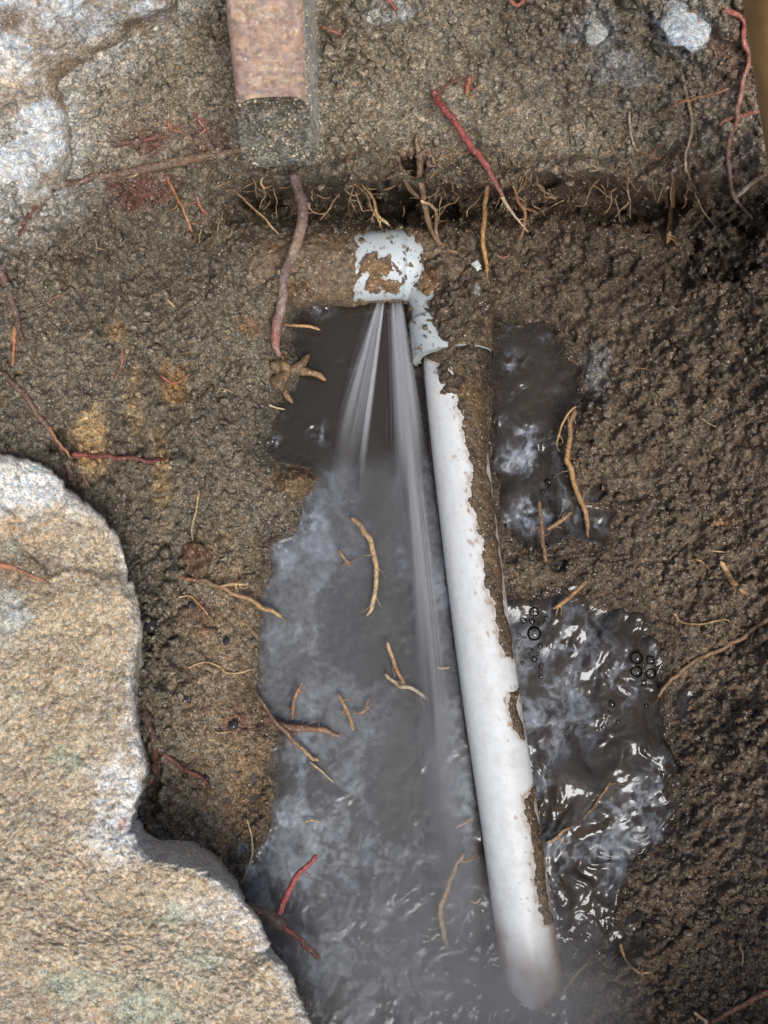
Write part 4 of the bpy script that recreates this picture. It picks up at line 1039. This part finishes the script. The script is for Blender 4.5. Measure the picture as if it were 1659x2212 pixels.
# hair-fine rootlets
g_ = np.random.default_rng(33)
for i in range(130):
    if i < 96: a, b = g_.uniform(700, 1500), g_.normal(375, 38)
    else: a, b = g_.uniform(430, 760), g_.normal(430, 40)
    pts = [(a, b)]
    dr = g_.normal(math.pi / 2, 0.7)
    for k in range(4):
        dr += g_.normal(0, 0.55)
        L_ = g_.uniform(8, 26) if i % 3 else g_.uniform(4, 12)
        a, b = a + math.cos(dr) * L_, b + math.sin(dr) * L_
        pts.append((a, b))
    z0 = float(ground_z(*pts[0])) * 1000
    cB = [(126, 104, 80), (150, 126, 94), (172, 148, 112)][g_.integers(0, 3)]
    root('hair-fine brown rootlet sticking out of the torn soil ledge', pts, g_.uniform(1.8, 3.4), 1.4, [BRN, cB, cB], group='hair-fine rootlets along the torn ledge', name='rootlet', zz=[z0, z0 * 0.85, z0 * 0.7], sides=5, lift=0.8)
for i in range(44):
    a, b = g_.uniform(0, 1659), g_.uniform(0, 2212)
    if float(sample(POOL, a, b)) > -40 or poly_sd(ROCK, np.array(a), np.array(b)) > -30 or (a < 300 and b < 450) or (480 < a < 740 and b < 400): continue
    pts = [(a, b)]; dr = g_.uniform(0, 6.28)
    for k in range(3):
        dr += g_.normal(0, 0.6)
        a, b = a + math.cos(dr) * g_.uniform(8, 22), b + math.sin(dr) * g_.uniform(8, 22)
        pts.append((a, b))
    cB = [(150, 126, 96), (190, 168, 130), (160, 106, 84)][g_.integers(0, 3)]
    root('hair-fine rootlet lying on the open soil of the hole side', pts, g_.uniform(1.6, 2.8), 1.4, [cB, cB], group='hair-fine rootlets on the open soil', name='rootlet', sides=5, lift=1.0)

# ------------------------------------------------------------------ bubbles
BUB = [(1154,1322,11),(1131,1341,7),(1149,1342,6.5),(1165,1347,3.5),(1177,1345,4),(1179,1335,5),(1154,1369,15.5),(1167,1396,6),(1154,1424,6.5),(1161,1413,4),(1122,1372,4),(1169,1438,5),(1128,1432,4),(1168,1462,5),
       (1375,1421,14),(1405,1426,10),(1375,1451,13),(1406,1455,12),(1390,1474,7),(1322,1521,7.5),(1185,1041,8),(1172,1062,5),(1197,1030,4),(1209,960,9),(1180,1180,5)]
gb = np.random.default_rng(77)
for (a, b, q_, w_) in [(1150, 1380, 10, 30), (1390, 1445, 7, 26), (1330, 1540, 5, 30), (1185, 1050, 7, 26)]:
    BUB += [(a + gb.normal() * w_ * 0.6, b + gb.normal() * w_, gb.uniform(1.8, 4.2)) for _ in range(q_)]
nl, nm = 9, 20
th_ = np.linspace(0.02, math.pi * 0.56, nl)[:, None]; ph = np.linspace(0, 2 * math.pi, nm, endpoint=False)[None]
bd = np.stack([np.sin(th_) * np.cos(ph), np.sin(th_) * np.sin(ph), np.cos(th_) * 0.9 + 0 * ph], -1)
shell = np.concatenate([bd, bd[::-1] * 0.96], 0)
first = None
for (a, b, r) in BUB:
    if first is None:
        first = mesh('bubble', shell, grid_faces(2 * nl, nm, True)[:, ::-1], M['bubble']); o = first
    else:
        o = first.copy(); sc.collection.objects.link(o)
    s_ = r * PX
    o.scale = (s_, s_, s_)
    o.location = at(a, b, float(waves(np.array(a * 1.0), np.array(b * 1.0))) + 0.0002)
    if a < 1200 and b > 1250: tag(o, 'clear bubble in the cluster hugging the muddy pipe flank', 'bubble', 'bubbles against the pipe')
    elif a > 1340: tag(o, 'clear bubble in the tight cluster at the outer bank of the larger side pool', 'bubble', 'bubbles at the outer bank')
    elif b > 1250: tag(o, 'single clear bubble out in the middle of the larger side pool', 'bubble')
    else: tag(o, 'clear bubble on the foamy trickle among the tan roots', 'bubble', 'bubbles on the trickle')
